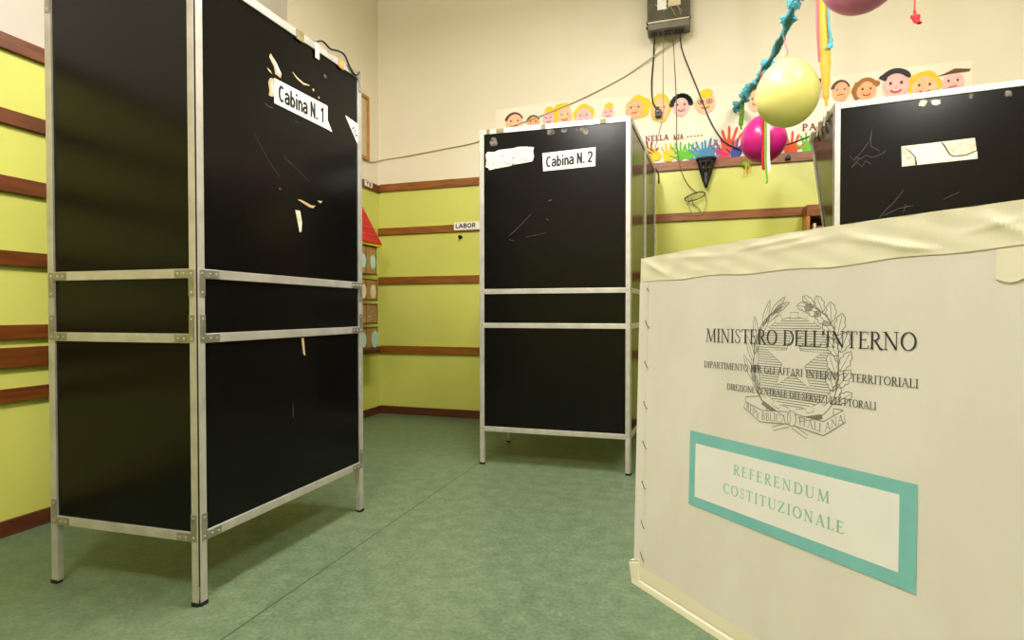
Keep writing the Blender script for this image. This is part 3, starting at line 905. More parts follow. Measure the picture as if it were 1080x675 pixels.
# the emblem
def emblem():
    p = face_painter()
    m = 'emblemink'
    L = 1
    cx, cy, R0, R1 = .2425, .3205, .0475, .0525
    # the gear: outline with teeth
    teeth = 16
    ring = []
    for k in range(teeth):
        a = PI / 2 + 2 * PI * k / teeth
        for da, r in ((-.085, R0), (-.085, R1), (.085, R1), (.085, R0)):
            ring.append((cx + r * math.cos(a + da), cy + r * math.sin(a + da)))
    p.stroke(ring, .0007, m, L, True)

    star = []
    for k in range(10):
        a = PI / 2 + PI * k / 5
        r = .0335 if k % 2 == 0 else .0138
        star.append((.2423 + r * math.cos(a), .3225 + r * math.sin(a)))

    def inside(x, y, poly):
        c = False
        for i in range(len(poly)):
            (x1, y1), (x2, y2) = poly[i - 1], poly[i]
            if (y1 > y) != (y2 > y) and x < (x2 - x1) * (y - y1) / (y2 - y1) + x1:
                c = not c
        return c
    p.stroke(star, .0009, m, L, True)
    y = cy - R0
    while y < cy + R0:
        xs, on, st = [], False, 0
        n = 130
        for k in range(n + 1):
            x = cx - R0 + 2 * R0 * k / n
            ins = math.hypot(x - cx, y - cy) < R0 - .001 and not inside(x, y, star)
            if ins and not on:
                st, on = x, True
            if (not ins or k == n) and on:
                on = False
                if x - st > .002:
                    p.stroke([(st, y), (x, y)], .00085, m, L)
        y += .0026
    # olive branch: lens leaves along an arc
    def leaf(bx, by, ang, ln, w, n=9):
        up, dn = [], []
        for k in range(n + 1):
            t = k / n
            h = w * math.sin(PI * t ** .8)
            for lst, s in ((up, 1), (dn, -1)):
                x, yy = ln * t, s * h
                lst.append((bx + x * math.cos(ang) - yy * math.sin(ang), by + x * math.sin(ang) + yy * math.cos(ang)))
        out = up + dn[::-1][1:-1]
        p.poly(out, 'carton', L + 1)
        p.stroke(out, .0008, m, L + 2, True)
        p.stroke([(bx, by), (bx + ln * .8 * math.cos(ang), by + ln * .8 * math.sin(ang))], .0005, m, L + 2)
    ol = [(.205, .276), (.197, .295), (.194, .315), (.195, .335), (.201, .353), (.211, .367), (.222, .377)]
    sp = spline([(a, 0, c) for a, c in ol], 6)
    p.stroke([(q.x, q.z) for q in sp], .001, m, L + 1)
    for bx, by, ang, ln, w in ((.203, .281, 112, .034, .0035), (.2, .285, 95, .032, .0032), (.196, .296, 118, .034, .0042), (.195, .305, 84, .032, .0033), (.194, .318, 110, .033, .0035), (.195, .327, 76, .031, .0033),
                               (.197, .34, 96, .03, .0035), (.199, .347, 58, .028, .0033), (.205, .358, 74, .03, .0034), (.208, .362, 40, .028, .003), (.214, .37, 48, .027, .0034), (.218, .373, 30, .022, .003)):
        leaf(bx, by, math.radians(ang), ln, w)
    # oak branch: lobed leaves
    def oak(bx, by, ang, ln, w):
        up, dn = [], []
        n = 16
        for k in range(n + 1):
            t = k / n
            h = w * (math.sin(PI * min(1, t * 1.02)) ** .6) * (.72 + .32 * abs(math.sin(t * PI * 3.2)))
            for lst, s in ((up, 1), (dn, -1)):
                x, yy = ln * t, s * h
                lst.append((bx + x * math.cos(ang) - yy * math.sin(ang), by + x * math.sin(ang) + yy * math.cos(ang)))
        out = up + dn[::-1][1:-1]
        p.poly(out, 'carton', L + 1)
        p.stroke(out, .0008, m, L + 2, True)
        p.stroke([(bx, by), (bx + ln * .9 * math.cos(ang), by + ln * .9 * math.sin(ang))], .0006, m, L + 2)
    for bx, by, ang, ln, w in ((.284, .283, 70, .022, .0055), (.288, .285, 35, .02, .005), (.286, .296, 105, .022, .0055), (.290, .30, 55, .022, .0055), (.288, .312, 110, .022, .0055), (.292, .316, 62, .022, .0055),
                               (.289, .33, 118, .022, .0055), (.292, .334, 70, .022, .0055), (.287, .346, 125, .022, .0055), (.289, .35, 78, .022, .0055), (.281, .36, 140, .021, .0055), (.283, .363, 95, .02, .0055),
                               (.272, .37, 155, .02, .0055), (.274, .373, 115, .018, .005), (.263, .377, 170, .018, .005), (.264, .379, 140, .016, .0045)):
        oak(bx, by, math.radians(ang), ln, w)
    p.stroke([(q.x, q.z) for q in spline([(.272, 0, .268), (.284, 0, .282), (.29, 0, .305), (.2905, 0, .33), (.287, 0, .352), (.277, 0, .369), (.262, 0, .379)], 6)], .0009, m, L + 3)
    # stems and ribbon
    for a, c in (((.2198, .2484), (.2378, .2555)), ((.2437, .2546), (.2594, .2471)), ((.206, .275), (.232, .262)), ((.275, .27), (.25, .263))):
        d = Vector((c[0] - a[0], c[1] - a[1])).normalized() * .002
        q = [(a[0] - d.y, a[1] + d.x), (c[0] - d.y, c[1] + d.x), (c[0] + d.y, c[1] - d.x), (a[0] + d.y, a[1] - d.x)]
        p.poly(q, 'emblemink' if a[1] > .26 else 'carton', L + 3)
        p.stroke(q, .0008, m, L + 4, True)
    rl = [(.1839, .2728), (.1815, .266), (.2037, .2532), (.2378, .2565), (.2368, .2692), (.2059, .266)]
    rr = [(.247, .2681), (.2764, .2652), (.2963, .2792), (.2981, .2682), (.2767, .2516), (.2451, .2561)]
    for q in (rl, rr):
        p.poly(q, 'carton', L + 4)
        p.stroke(q, .0009, m, L + 5, True)
    p.stroke([(.1839, .2728), (.1838, .2784), (.203, .2815), (.2131, .2671)], .0008, m, L + 5)
    p.stroke([(.2963, .2792), (.2864, .2796), (.2865, .2723)], .0008, m, L + 5)
    p.disc((.242, .2628), .005, .008, 'carton', L + 6)
    p.stroke([(.242 + .005 * math.cos(a * PI / 8), .2628 + .008 * math.sin(a * PI / 8)) for a in range(16)], .0009, m, L + 7, True)
    p.stroke([(.240, .269), (.241, .262), (.240, .257)], .0006, m, L + 7)
    serif_text(p, 'REPV', .1855, .203, .2655, .273, m, L + 6, dv=-.0103, thick=.11, thin=.05)
    serif_text(p, 'BBLICA', .2055, .2355, .2558, .2645, m, L + 6, dv=.0012, thick=.11, thin=.05)
    serif_text(p, 'ITALI', .25, .2745, .2582, .2665, m, L + 6, dv=-.0035, thick=.11, thin=.05)
    serif_text(p, 'ANA', .278, .2965, .2555, .264, m, L + 6, dv=.0125, thick=.11, thin=.05)
    return p


e = emblem().build('state_emblem', box, TB4)
e['label'] = 'grey printed emblem of a star and cogwheel between branches'
p = face_painter()
serif_text(p, "MINISTERO DELL'INTERNO", .1235, .359, .3385, .3545, 'bodyink', 12, spacing=.03, thick=.115, thin=.045)
serif_text(p, 'DIPARTIMENTO PER GLI AFFARI INTERNI E TERRITORIALI', .1217, .3605, .3072, .3148, 'bodyink', 12, spacing=.05, thick=.12, thin=.06)
serif_text(p, 'DIREZIONE CENTRALE DEI SERVIZI ELETTORALI', .1575, .3265, .2838, .2908, 'bodyink', 12, spacing=.05, thick=.12, thin=.06)
p.build('printed_heading', box, TB4)
p = face_painter()
p.poly([(.1007, .1338), (.361, .1338), (.361, .226), (.1007, .226)], 'teal_print', 12)
p.poly([(.1105, .1455), (.347, .1468), (.347, .2138), (.1105, .2115)], 'labelpaper', 13)
lb = p.build('referendum_label', box, TB4)
lb['label'] = 'white label with a teal border reading Referendum Costituzionale'
p = face_painter()
serif_text(p, 'REFERENDUM', .1697, .2843, .1875, .199, 'teal_text', 14, spacing=.24, thick=.17, thin=.07)
serif_text(p, 'COSTITUZIONALE', .1552, .2987, .163, .1745, 'teal_text', 14, spacing=.2, thick=.17, thin=.07)
p.build('label_lettering', lb, TB4)

# the low table under the box
ang = math.atan2(-.71627, .69770)
tabz = .5085
tb = thing('school_table', 'low wooden school table under the white ballot box', 'table', (OB.x + UU.x * .2 + DD.x * .06, OB.y + UU.y * .2 + DD.y * .06, 0), ang)
b = MB(); b.box(0, .75, 0, .5, tabz - .025, tabz, 'table'); b.build('tabletop', tb, bevel=.006)
for lx, ly in ((.03, .03), (.69, .03), (.03, .44), (.69, .44)):
    b = MB(); b.prism([(lx + .004, ly + .004, 0), (lx + .026, ly + .004, 0), (lx + .026, ly + .026, 0), (lx + .004, ly + .026, 0)], [(lx, ly, tabz - .025), (lx + .03, ly, tabz - .025), (lx + .03, ly + .03, tabz - .025), (lx, ly + .03, tabz - .025)], 'table'); b.build('leg', tb)

# ------------------------------------------------------------------ paper banner with painted faces
ban = thing('paper_banner', 'long white paper banner of painted faces and handprints on back wall', 'banner', (0, YB, 0))
b = MB()
N = 60
def bt(x):
    k = (x + 1.5) / 3.25
    return 2.555 - .05 * k + .008 * math.sin(x * 5)
for i in range(N):
    xa, xb = -1.5 + 3.25 * i / N, -1.5 + 3.25 * (i + 1) / N
    za, zb_ = bt(xa), bt(xb)
    ya, yb_ = -.002 - .0012 * (1 + math.sin(xa * 9)), -.002 - .0012 * (1 + math.sin(xb * 9))
    b.prism([(xa, -.001, 2.009), (xa, -.002, 2.009), (xb, -.002, 2.009), (xb, -.001, 2.009)][::-1], [(xa, -.001, za), (xa, -.002, za), (xb, -.002, zb_), (xb, -.001, zb_)][::-1], 'banner')
b.build('paper_sheet', ban)


lay = [0]


def wall_painter():
    lay[0] += 1
    p = Painter((0, -.0046 - .00016 * (lay[0] % 4), 0), (1, 0, 0), (0, 0, 1), (0, -1, 0))
    p.EPS = .0007
    return p


def painted_face(cx, cz, r, skin, hair, style, wide=1.0, tall=1.15, eye='brownpaint', mouth='redpaint', smile=True, glasses=False):
    p = wall_painter()
    r *= .97
    if style in ('long', 'bob', 'sideR', 'sideL'):
        dx = {'sideR': .35, 'sideL': -.3}.get(style, 0)
        p.disc((cx + r * dx, cz + r * (.12 if style != 'long' else .02)), r * wide * 1.08, r * tall * 1.12, hair, 2, wob=.06, n=30)
    if style == 'tails':
        p.disc((cx - r * .75, cz + r * .0), r * .5, r * .85, hair, 2, wob=.08)
        p.disc((cx + r * .8, cz + r * .55), r * .35, r * .3, hair, 2)
    p.disc((cx, cz - r * .08), r * .84 * wide, r * .95 * tall, skin, 3, wob=.03, n=24)
    z0 = cz + r * tall * .55
    if style in ('cap', 'long', 'bob', 'tails'):
        q = arc(cx, cz - r * .05, r * .88 * wide, r * 1.08 * tall, 160, 20, 14)
        ws = [r * .16] + [r * .38] * (len(q) - 2) + [r * .16]
        p.stroke(q, r * .38, hair, 4, ws=ws)
    if style in ('sideR',):
        q = arc(cx + r * .1, cz - r * .02, r * .86 * wide, r * 1.0 * tall, 100, -30, 14)
        p.stroke(q, r * .4, hair, 4)
    if style == 'sideL':
        q = arc(cx - r * .05, cz, r * .86 * wide, r * 1.0 * tall, 60, 200, 14)
        p.stroke(q, r * .4, hair, 4)
    if style == 'thick':
        q = arc(cx, cz - r * .1, r * 1.0 * wide, r * 1.05 * tall, 150, 30, 14)
        p.stroke(q, r * .36, hair, 4, ws=[r * .5, r * .5] + [r * .36] * 11 + [r * .3, r * .16])
    if style == 'curls':
        for k, t in enumerate([170, 150, 130, 110, 92, 75, 58, 42, 26, 10]):
            a = math.radians(t)
            p.disc((cx + r * .95 * wide * math.cos(a), cz + r * 1.0 * tall * math.sin(a)), r * .26, r * .24, hair, 4)
    if style == 'flat':
        p.poly([(cx - r * 1.25, cz + r * .62), (cx - r * .5, cz + r * .85), (cx + r * .1, cz + r * 1.15), (cx + r * 1.3, cz + r * .98), (cx + r * 1.2, cz + r * .8), (cx - r * .1, cz + r * .72)], hair, 4)
    if style == 'bun':
        p.disc((cx + r * .1, cz + r * .9 * tall), r * .62, r * .45, hair, 4)
    if style == 'thin':
        p.stroke(arc(cx, cz - r * .05, r * .84 * wide, r * .98 * tall, 165, 20, 16), r * .2, hair, 4, ws=[r * .34 - r * .012 * i for i in range(17)])
    ez = cz + r * .12
    for s in (-1, 1):
        p.disc((cx + s * r * .34 * wide, ez), r * .09, r * .12, eye, 5)
        if glasses:
            p.stroke([(cx + s * r * .34 * wide + r * .26 * math.cos(k * PI / 6), ez + r * .22 * math.sin(k * PI / 6)) for k in range(12)], r * .07, 'brownpaint', 5, True)
    p.disc((cx, cz - r * .12), r * .07, r * .1, 'skin_orange', 5)
    mz = cz - r * .42
    if smile:
        p.stroke(arc(cx, mz + r * .2, r * .36 * wide, r * .3, 205, 335, 8), r * .12, mouth, 5)
    else:
        p.stroke([(cx - r * .35, mz - r * .05), (cx, mz), (cx + r * .3, mz + r * .05)], r * .1, mouth, 5)
    return p.build('painted_face', ban)


S = 1.0
FACES = [
    (-1.339, 2.431, .078, 'skin_peach', 'brownpaint', 'thin', 1.15, 1.0), (-1.18, 2.412, .058, 'skin_orange', 'brownpaint', 'thin', 1.1, 1.0),
    (-1.055, 2.43, .062, 'skin_pink', 'yellowpaint', 'bun', .95, 1.2), (-.924, 2.44, .075, 'skin_peach', 'yellowpaint', 'sideL', 1.0, 1.15),
    (-.773, 2.418, .074, 'skin_pink', 'yellowpaint', 'bob', 1.05, 1.05), (-.582, 2.424, .055, 'skin_pink', 'yellowpaint', 'bun', 1.0, 1.1),
    (-.382, 2.435, .078, 'skin_orange', 'yellowpaint', 'sideR', 1.1, 1.05), (-.193, 2.414, .075, 'skin_peach', 'yellowpaint', 'long', .95, 1.3),
    (-.045, 2.418, .078, 'skin_pink', 'blackpaint', 'curls', .95, 1.0), (.122, 2.42, .078, 'skin_peach', 'yellowpaint', 'bun', 1.15, 1.0),
    (.462, 2.404, .07, 'skin_peach', 'brownpaint', 'cap', .9, 1.2), (.862, 2.43, .06, 'skin_pink', 'brownpaint', 'cap', .8, 1.1),
    (1.001, 2.405, .066, 'skin_orange', 'brownpaint', 'thin', 1.0, 1.1), (1.154, 2.39, .072, 'skin_orange', 'tanpaint', 'tails', 1.0, 1.0),
    (1.325, 2.405, .10, 'skin_pink', 'blackpaint', 'thick', .95, 1.0), (1.487, 2.376, .082, 'skin_peach', 'yellowpaint', 'bob', 1.1, 1.0),
    (1.645, 2.385, .076, 'skin_pink', 'brownpaint', 'flat', 1.0, .95),
]
for i, f in enumerate(FACES):
    painted_face(*f, eye='bluegrey' if i in (3, 4, 12) else 'brownpaint', glasses=(i == 9), smile=(i not in (6, 12, 16)))


def handprint(cx, cz, s, m, rot=0.0, thumb=1):
    p = wall_painter()
    rot = math.radians(rot)
    R = lambda x, y: (cx + s * (x * math.cos(rot) - y * math.sin(rot)), cz + s * (x * math.sin(rot) + y * math.cos(rot)))
    s *= .7
    hl = 6 + .2 * (lay[0] % 5)
    p.poly([R(*q) for q in ((-.28, -.5), (0, -.58), (.3, -.48), (.40, -.1), (.34, .12), (0, .17), (-.34, .12), (-.40, -.1))], m, hl)
    for x, y, a, l in ((-.28, .1, 26, .56), (-.1, .14, 9, .72), (.09, .14, -8, .7), (.27, .08, -26, .54), (thumb * .38, -.25, -thumb * 62, .45)):
        a = math.radians(a)
        q = []
        for k in range(7):
            t = k / 6
            q.append((x - math.sin(a) * l * t, y + math.cos(a) * l * t))
        w = [s * v for v in (.15, .14, .12, .12, .14, .13, .05)]
        k2 = (x + 1) * .1
        p.stroke([R(*c) for c in q], s * .13, m, hl + .3 + k2, ws=w)
    return p.build('handprint', ban)


for h in [(-.285, 2.10, .15, 'darkred', 20, 1), (-.235, 2.07, .13, 'yellowpaint', 60, -1), (-.135, 2.068, .14, 'yellowpaint', 0, 1), (-.055, 2.07, .14, 'greenpaint', 8, -1), (.018, 2.068, .125, 'greenpaint', -8, 1),
          (.085, 2.062, .15, 'bluepaint', 30, -1), (.152, 2.066, .16, 'bluepaint', -22, 1), (.242, 2.06, .17, 'magentapaint', 18, -1), (.297, 2.115, .2, 'orangepaint', -10, 1), (.34, 2.052, .14, 'navypaint', -20, -1),
          (.45, 2.06, .15, 'greenpaint', 10, 1), (.58, 2.06, .14, 'redpaint', 15, -1), (.69, 2.06, .17, 'orangepaint', 5, 1), (.80, 2.06, .14, 'greenpaint', -5, -1), (.92, 2.06, .15, 'yellowpaint', 5, 1)]:
    handprint(*h)
for txt, u0, u1, v0, v1, sp, tk, tn in (('?', -.365, -.335, 2.165, 2.215, .06, .2, .12), ('NELLA', -.303, -.135, 2.178, 2.218, .16, .2, .13), ('MIA', -.10, -.03, 2.172, 2.21, .12, .2, .13), ('-----', -.005, .11, 2.17, 2.225, .15, .16, .06), ('PARI', .765, .93, 2.155, 2.20, .2, .19, .12)):
    p = wall_painter()
    serif_text(p, txt, u0, u1, v0, v1, 'darkred', 2, spacing=sp, thick=tk, thin=tn)
    p.build('banner_lettering', ban)

# ------------------------------------------------------------------ wall things
# electrical junction box
jb = thing('junction_box', 'grey electrical junction box with clear cover high on the back wall', 'junction box', (-.135, YB, 2.93))
b = MB(); b.box(-.150, .152, -.13, 0, .02, .62, 'greypl'); b.build('housing', jb, bevel=.006)
b = MB(); b.prism([(-.142, -.165, .0), (.145, -.165, .0), (.145, -.10, -.012), (-.142, -.10, -.012)], [(-.142, -.165, .045), (.145, -.165, .045), (.145, -.10, .045), (-.142, -.10, .045)], 'greypl'); b.build('gland_plate', jb, bevel=.004)
b = MB(); b.box(-.140, .143, -.162, -.131, .055, .60, 'greylid'); b.build('cover', jb, bevel=.008)
b = MB(); b.box(-.143, .146, -.170, -.150, .045, .056, 'offwhite'); b.build('cover_rim', jb, bevel=.002)
b = MB(); b.box(-.075, -.012, -.166, -.160, .135, .40, 'paper'); b.build('rating_label', jb)
b = MB(); b.box(.0, .085, -.166, -.160, .15, .40, 'creampaper'); b.build('rating_label', jb)
for x in (-.11, -.09, -.055, -.02, -.005, .015, .045, .065, .085, .105):
    b = MB(); b.lathe([(.009, -.014), (.011, -.004), (.011, .012)], 'black', 10, (x, -.12, -.012)); b.build('cable_gland', jb)
for x, z in ((-.145, .055), (.148, .055), (-.146, .02)):
    b = MB(); b.lathe([(.009, 0), (.009, .012)], 'black', 10, (x, -.15, z), Matrix.Rotation(PI / 2, 3, 'X')); b.build('screw', jb)
for pa in ([(-.09, -.163, .18), (-.03, -.164, .13), (.04, -.164, .16), (.1, -.163, .10)], [(.06, -.164, .2), (.075, -.164, .12), (.09, -.164, .08)], [(-.02, -.164, .19), (.02, -.164, .14), (.05, -.164, .08)]):
    b = MB(); b.tube(spline(pa, 5), .0025, 'cableg', 6); b.build('inner_wire', jb)

yw = YB - .008


def cable(name, label, pts, r, m, n=6, parts=None):
    b = MB()
    b.tube(spline(pts, n), r, m, 8)
    o = b.build(name)
    return tag(o, label, 'cable')


cable('cable', 'pale thick cable sagging from the junction box to the left wall', [(-.05, YB - .12, 2.908), (-.073, yw - .03, 2.9), (-.175, yw - .014, 2.842), (-.30, yw - .014, 2.768), (-.454, yw, 2.687), (-.67, yw, 2.597), (-.894, yw, 2.519), (-1.164, yw, 2.443), (-1.364, yw, 2.395), (-1.66, yw, 2.30), (-1.951, yw, 2.269), (-2.309, yw, 2.237), (-2.56, yw, 2.222), (XL + .01, 4.25, 2.19), (XL + .01, 4.17, 2.172)], .0045, 'cableg')
t = thing('cable', 'short black cable ending in a plug below the junction box', 'cable', (-.23, yw, 2.91))
b = MB(); b.tube(spline([(0, -.11, 0), (-.01, -.02, -.05), (-.013, 0, -.1), (-.026, 0, -.276), (-.024, 0, -.40), (-.012, 0, -.46), (.012, -.01, -.50)], 8), .006, 'cableb', 8); b.build('cord', t)
b = MB()
b.box(.0, .045, -.04, 0, -.565, -.515, 'black')
b.box(.01, .03, -.035, -.005, -.515, -.49, 'black')
b.box(.006, .03, -.05, -.04, -.54, -.52, 'greypl')
b.build('plug', t, bevel=.004)
cable('cable', 'thin grey wire from the junction box down past the yellow-haired face', [(-.175, YB - .12, 2.9), (-.175, yw, 2.85), (-.174, yw, 2.589), (-.173, yw, 2.41), (-.186, yw, 2.307), (-.22, yw, 2.169), (-.233, yw, 2.113)], .0028, 'cableg')
t = thing('cable', 'thin grey wire hanging in a loose coil over the wooden rail', 'cable', (0, 0, 0))
yc = YB - .024
b = MB(); b.tube(spline([(-.107, YB - .12, 2.9), (-.1, yw, 2.85), (-.085, yw, 2.578), (-.077, yw, 2.367), (-.076, yw, 2.156), (-.062, yc, 2.028), (-.034, yc, 1.907), (.013, yc, 1.82), (.067, yc, 1.765)], 8), .003, 'cablegreen', 8); b.build('cord', t)
b = MB()
b.tube([(.055 + .072 * math.cos(k * PI / 12), yc - .012 + .01 * math.sin(k), 1.738 + .026 * math.sin(k * PI / 12) + .018 * math.cos(k * PI / 12)) for k in range(25)], .0035, 'cablegreen', 7)
b.tube([(.055 + .068 * math.cos(k * PI / 12), yc - .006, 1.734 + .024 * math.sin(k * PI / 12) + .018 * math.cos(k * PI / 12)) for k in range(25)], .003, 'cablegreen', 7)
b.tube(spline([(.008, yc, 1.735), (.012, yc, 1.67), (.04, yc, 1.615), (.085, yc, 1.605), (.122, yc, 1.64), (.134, yc, 1.70), (.118, yc, 1.755)], 7), .003, 'cableg', 7)
b.tube(spline([(.03, yc, 1.73), (.045, yc, 1.68), (.08, yc, 1.65), (.10, yc, 1.61)], 7), .003, 'cablegreen', 7)
b.build('coil', t)
# black wire-frame lamp hanging on the rail
t = thing('hanging_lamp', 'black cage lamp hung upside down on the upper wooden rail', 'lamp', (.13, YB - .022, 1.9))
def ringz(b, r, z, tr=.006):
    b.tube([(r * math.cos(k * PI / 10), -r * .5 + r * .5 * math.sin(k * PI / 10), z) for k in range(21)], tr, 'black', 6)
b = MB(); ringz(b, .062, .10, .011); ringz(b, .056, .078, .006); ringz(b, .044, .03); ringz(b, .028, -.03); b.build('rim', t)
b = MB()
for k in range(8):
    a = k * PI / 4
    b.tube([(r * math.cos(a), -r * .5 + r * .5 * math.sin(a), z) for r, z in ((.061, .10), (.05, .05), (.036, 0), (.024, -.04), (.018, -.06))], .0055, 'black', 6)
b.build('cage', t)
b = MB(); b.lathe([(.012, .03), (.02, 0), (.024, -.03), (.018, -.065), (.02, -.07), (.012, -.095), (.006, -.108)], 'black', 12, (0, -.02, 0)); b.build('lamp_holder', t)

# LABOR sign, small sign, hook, clip
t = thing('wall_sign', 'white sign lettered LABOR in black on the second back-wall rail', 'sign', (-1.865, YB - .018, 1.577))
b = MB(); b.box(0, .30, -.003, 0, 0, .065, 'paper'); b.build('sign_plate', t)
sans_text('LABOR', (0, -.003, 0), (1, 0, 0), (0, 0, 1), (0, -1, 0), .012, .195, .016, .052, 'ink', 'sign_lettering', t, layer=1)
t = thing('rail_label', 'tiny white label stuck on the top rail beside the corner', 'sign', (XL + .018, 4.08, 1.952))
b = MB(); b.box(0, .0015, 0, .12, 0, .042, 'paper'); b.build('label_card', t)
sans_text('TE', (.0015, 0, 0), (0, 1, 0), (0, 0, 1), (1, 0, 0), .02, .105, .008, .034, 'darkred', 'label_lettering', t, layer=1)
b = MB(); b.lathe([(.016, 0), (.016, .008), (.008, .012), (.008, .024), (.014, .028)], 'black', 12, (-1.813, YB, 1.52), Matrix.Rotation(PI / 2, 3, 'X'))
tag(b.build('wall_hook'), 'small black hook on the lime wall below the LABOR sign', 'hook')
b = MB(); b.box(.655, .69, YB - .034, YB - .018, 1.955, 1.975, 'black'); b.box(.662, .683, YB - .044, YB - .034, 1.96, 1.985, 'black')
tag(b.build('rail_clip', bevel=.003), 'small black clip on the rail between purple balloon and third booth', 'clip')

# framed board on the left wall
t = thing('notice_board', 'wooden framed notice board on left wall, mostly behind the first booth', 'board', (XL, 3.35, 2.17))
b = MB(); b.box(0, .012, .02, .78, .02, .515, 'board_pin'); b.build('pin_surface', t)
b = MB()
for y0, y1, z0, z1 in ((0, .8, 0, .025), (0, .8, .511, .536), (0, .025, .025, .511), (.775, .8, .025, .511)):
    b.box(0, .026, y0, y1, z0, z1, 'frame_wood')
b.build('frame', t, bevel=.002)

# cardboard house craft
t = thing('cardboard_house', 'tower of small cardboard boxes under a red paper roof, left wall corner', 'craft', (XL, 3.86, 0))
XF = .2
b = MB()
ap = (0.06, 0, 1.70)
rb = [(.0, -.19, 1.44), (XF + .04, -.19, 1.44), (XF + .03, .14, 1.44), (.0, .14, 1.44)]
apx0, apx1 = (0.0, -.02, 1.76), (.14, -.02, 1.74)
b.mesh(rb + [apx0, apx1], [(0, 1, 5, 4), (1, 2, 5), (2, 3, 4, 5), (3, 2, 1, 0), (3, 0, 4)], 'redroof')
for k in range(1, 5):
    f = k / 5
    q = lambda A, B: tuple(a + (c - a) * f for a, c in zip(A, B))
    pa, pb, pc = q(rb[0], apx0), q(rb[1], apx1), q(rb[2], apx1)
    b.tube([pa, pb, pc], .004, 'redline', 5)
rf = b.build('roof', t)
b = MB(); b.prism([(0, -.17, 1.418), (XF + .02, -.17, 1.418), (XF + .02, .15, 1.418), (0, .15, 1.418)], [(0, -.17, 1.44), (XF + .02, -.17, 1.44), (XF + .02, .15, 1.44), (0, .15, 1.44)], 'yellowpaint'); b.build('eaves', t)
for z0, z1, dm in ((1.19, 1.415, 'mint'), (.985, 1.15, 'creampaper'), (.80, .955, 'cardboard'), (.605, .77, 'mint')):
    b = MB(); b.box(0, XF, -.145, .095 if z1 > 1.2 else .11, z0, z1, 'cardboard')
    b.box(XF - .005, XF + .0012, -.148, .113, z0 - .004, z0 + .008, 'cardedge'); b.box(XF - .005, XF + .0012, -.148, .113, z1 - .008, z1 + .004, 'cardedge')
    b.box(XF - .004, XF + .0015, -.058, -.05, z0, z1, 'cardedge'); b.box(XF - .004, XF + .0015, .09 if z1 > 1.2 else .105, .098 if z1 > 1.2 else .113, z0, z1, 'cardedge')
    cb = b.build('cardboard_box', t)
    pd = Painter((XF + .002, .02, (z0 + z1) / 2), (0, 1, 0), (0, 0, 1), (1, 0, 0))
    if dm == 'cardboard':
        for k in range(10):
            pd.disc((random.uniform(-.05, .06), random.uniform(-.05, .03)), .007, .006, 'creampaper' if k % 2 else 'darkgreen', 1)
    else:
        big = 1.25 if z0 < .65 else 1.0
        pd.disc((.025 if big == 1 else .05, -.012), .042 * big, .055 * big, dm, 1)
        pd.disc((-.115, -.012), .04, .055, dm, 1)
    pd.build_split('paper_disc', cb)
for y in (-.1, .06):
    b = MB(); b.box(.08, .09, y, y + .01, .59, 1.42, 'cardedge'); b.build('backing_strip', t)
b = MB(); b.box(0, XF + .01, -.15, .115, .592, .604, 'cardedge'); b.build('base_shelf', t)

# wooden cabinet by the third booth
cabx = .768
t = thing('wooden_cabinet', 'open wooden cabinet on back wall between purple balloon and third booth', 'cabinet', (cabx, YB, 0))
b = MB(); b.box(0, .02, -.16, 0, .0, 1.535, 'frame_wood'); b.build('side_panel', t)
b = MB(); b.box(.88, .90, -.16, 0, .0, 1.535, 'frame_wood'); b.build('side_panel', t)
b = MB(); b.box(0, .90, -.16, 0, 1.535, 1.612, 'wood'); b.build('top_board', t, bevel=.003)
b = MB(); b.box(.02, .88, -.15, 0, 1.20, 1.22, 'frame_wood'); b.build('shelf', t)
b = MB(); b.box(.02, .88, -.012, -.002, .0, 1.535, 'dark_wood'); b.build('back_board', t)
bk = []
for x, w, h, m, lab in ((.022, .02, .22, 'darkgreen', 'thin dark green book at the end of the cabinet shelf'), (.046, .018, .27, 'creampaper', 'cream book standing on the cabinet shelf'), (.068, .055, .25, 'brownbook', 'thick brown book standing on the cabinet shelf'), (.127, .03, .29, 'darkgreen', 'tall dark green folder on the cabinet shelf')):
    k = thing('book', lab, 'book', (cabx + x, YB - .014, 1.22), group='books in the wooden cabinet')
    b = MB(); b.box(0, .003, -.115, 0, 0, h, m); b.box(w - .003, w, -.115, 0, 0, h, m); b.box(.003, w - .003, -.118, -.112, 0, h, m); b.build('cover', k)
    b = MB(); b.box(.003, w - .003, -.112, -.003, .004, h - .004, 'paper'); b.build('pages', k)

# ------------------------------------------------------------------ balloons and streamers
def balloon(name_label, c, rad, tall, m, tilt=(0, 0), group='party balloons', cord=None, cordm='crepe_pink'):
    t = thing('balloon', name_label, 'balloon', c, 0, group)
    rot = Matrix.Rotation(tilt[0], 3, 'X') @ Matrix.Rotation(tilt[1], 3, 'Y')
    prof = []
    n = 28
    for k in range(n + 1):
        a = PI * k / n
        z = -math.cos(a) * tall
        r = rad * math.sin(a) * (1 - .10 * (z / tall)) if z > 0 else rad * math.sin(a)
        if k == 0 or k == n:
            r = .002
        prof.append((max(r, .002), z))
    prof += [(.004, tall + .006), (.003, tall + .012)]
    b = MB(); b.lathe(prof, m, 40, rot=rot); b.build('envelope', t)
    b = MB(); b.lathe([(.003, tall + .010), (.006, tall + .014), (.004, tall + .018), (.010, tall + .028), (.009, tall + .029)], m, 14, rot=rot); b.build('knot', t)
    if cord:
        b = MB()
        top = rot @ Vector((0, 0, tall + .015))
        b.tube(spline([top] + [Vector(q) - Vector(c) for q in cord], 6), .0025, cordm, 6)
        b.build('ribbon', t)
    return t


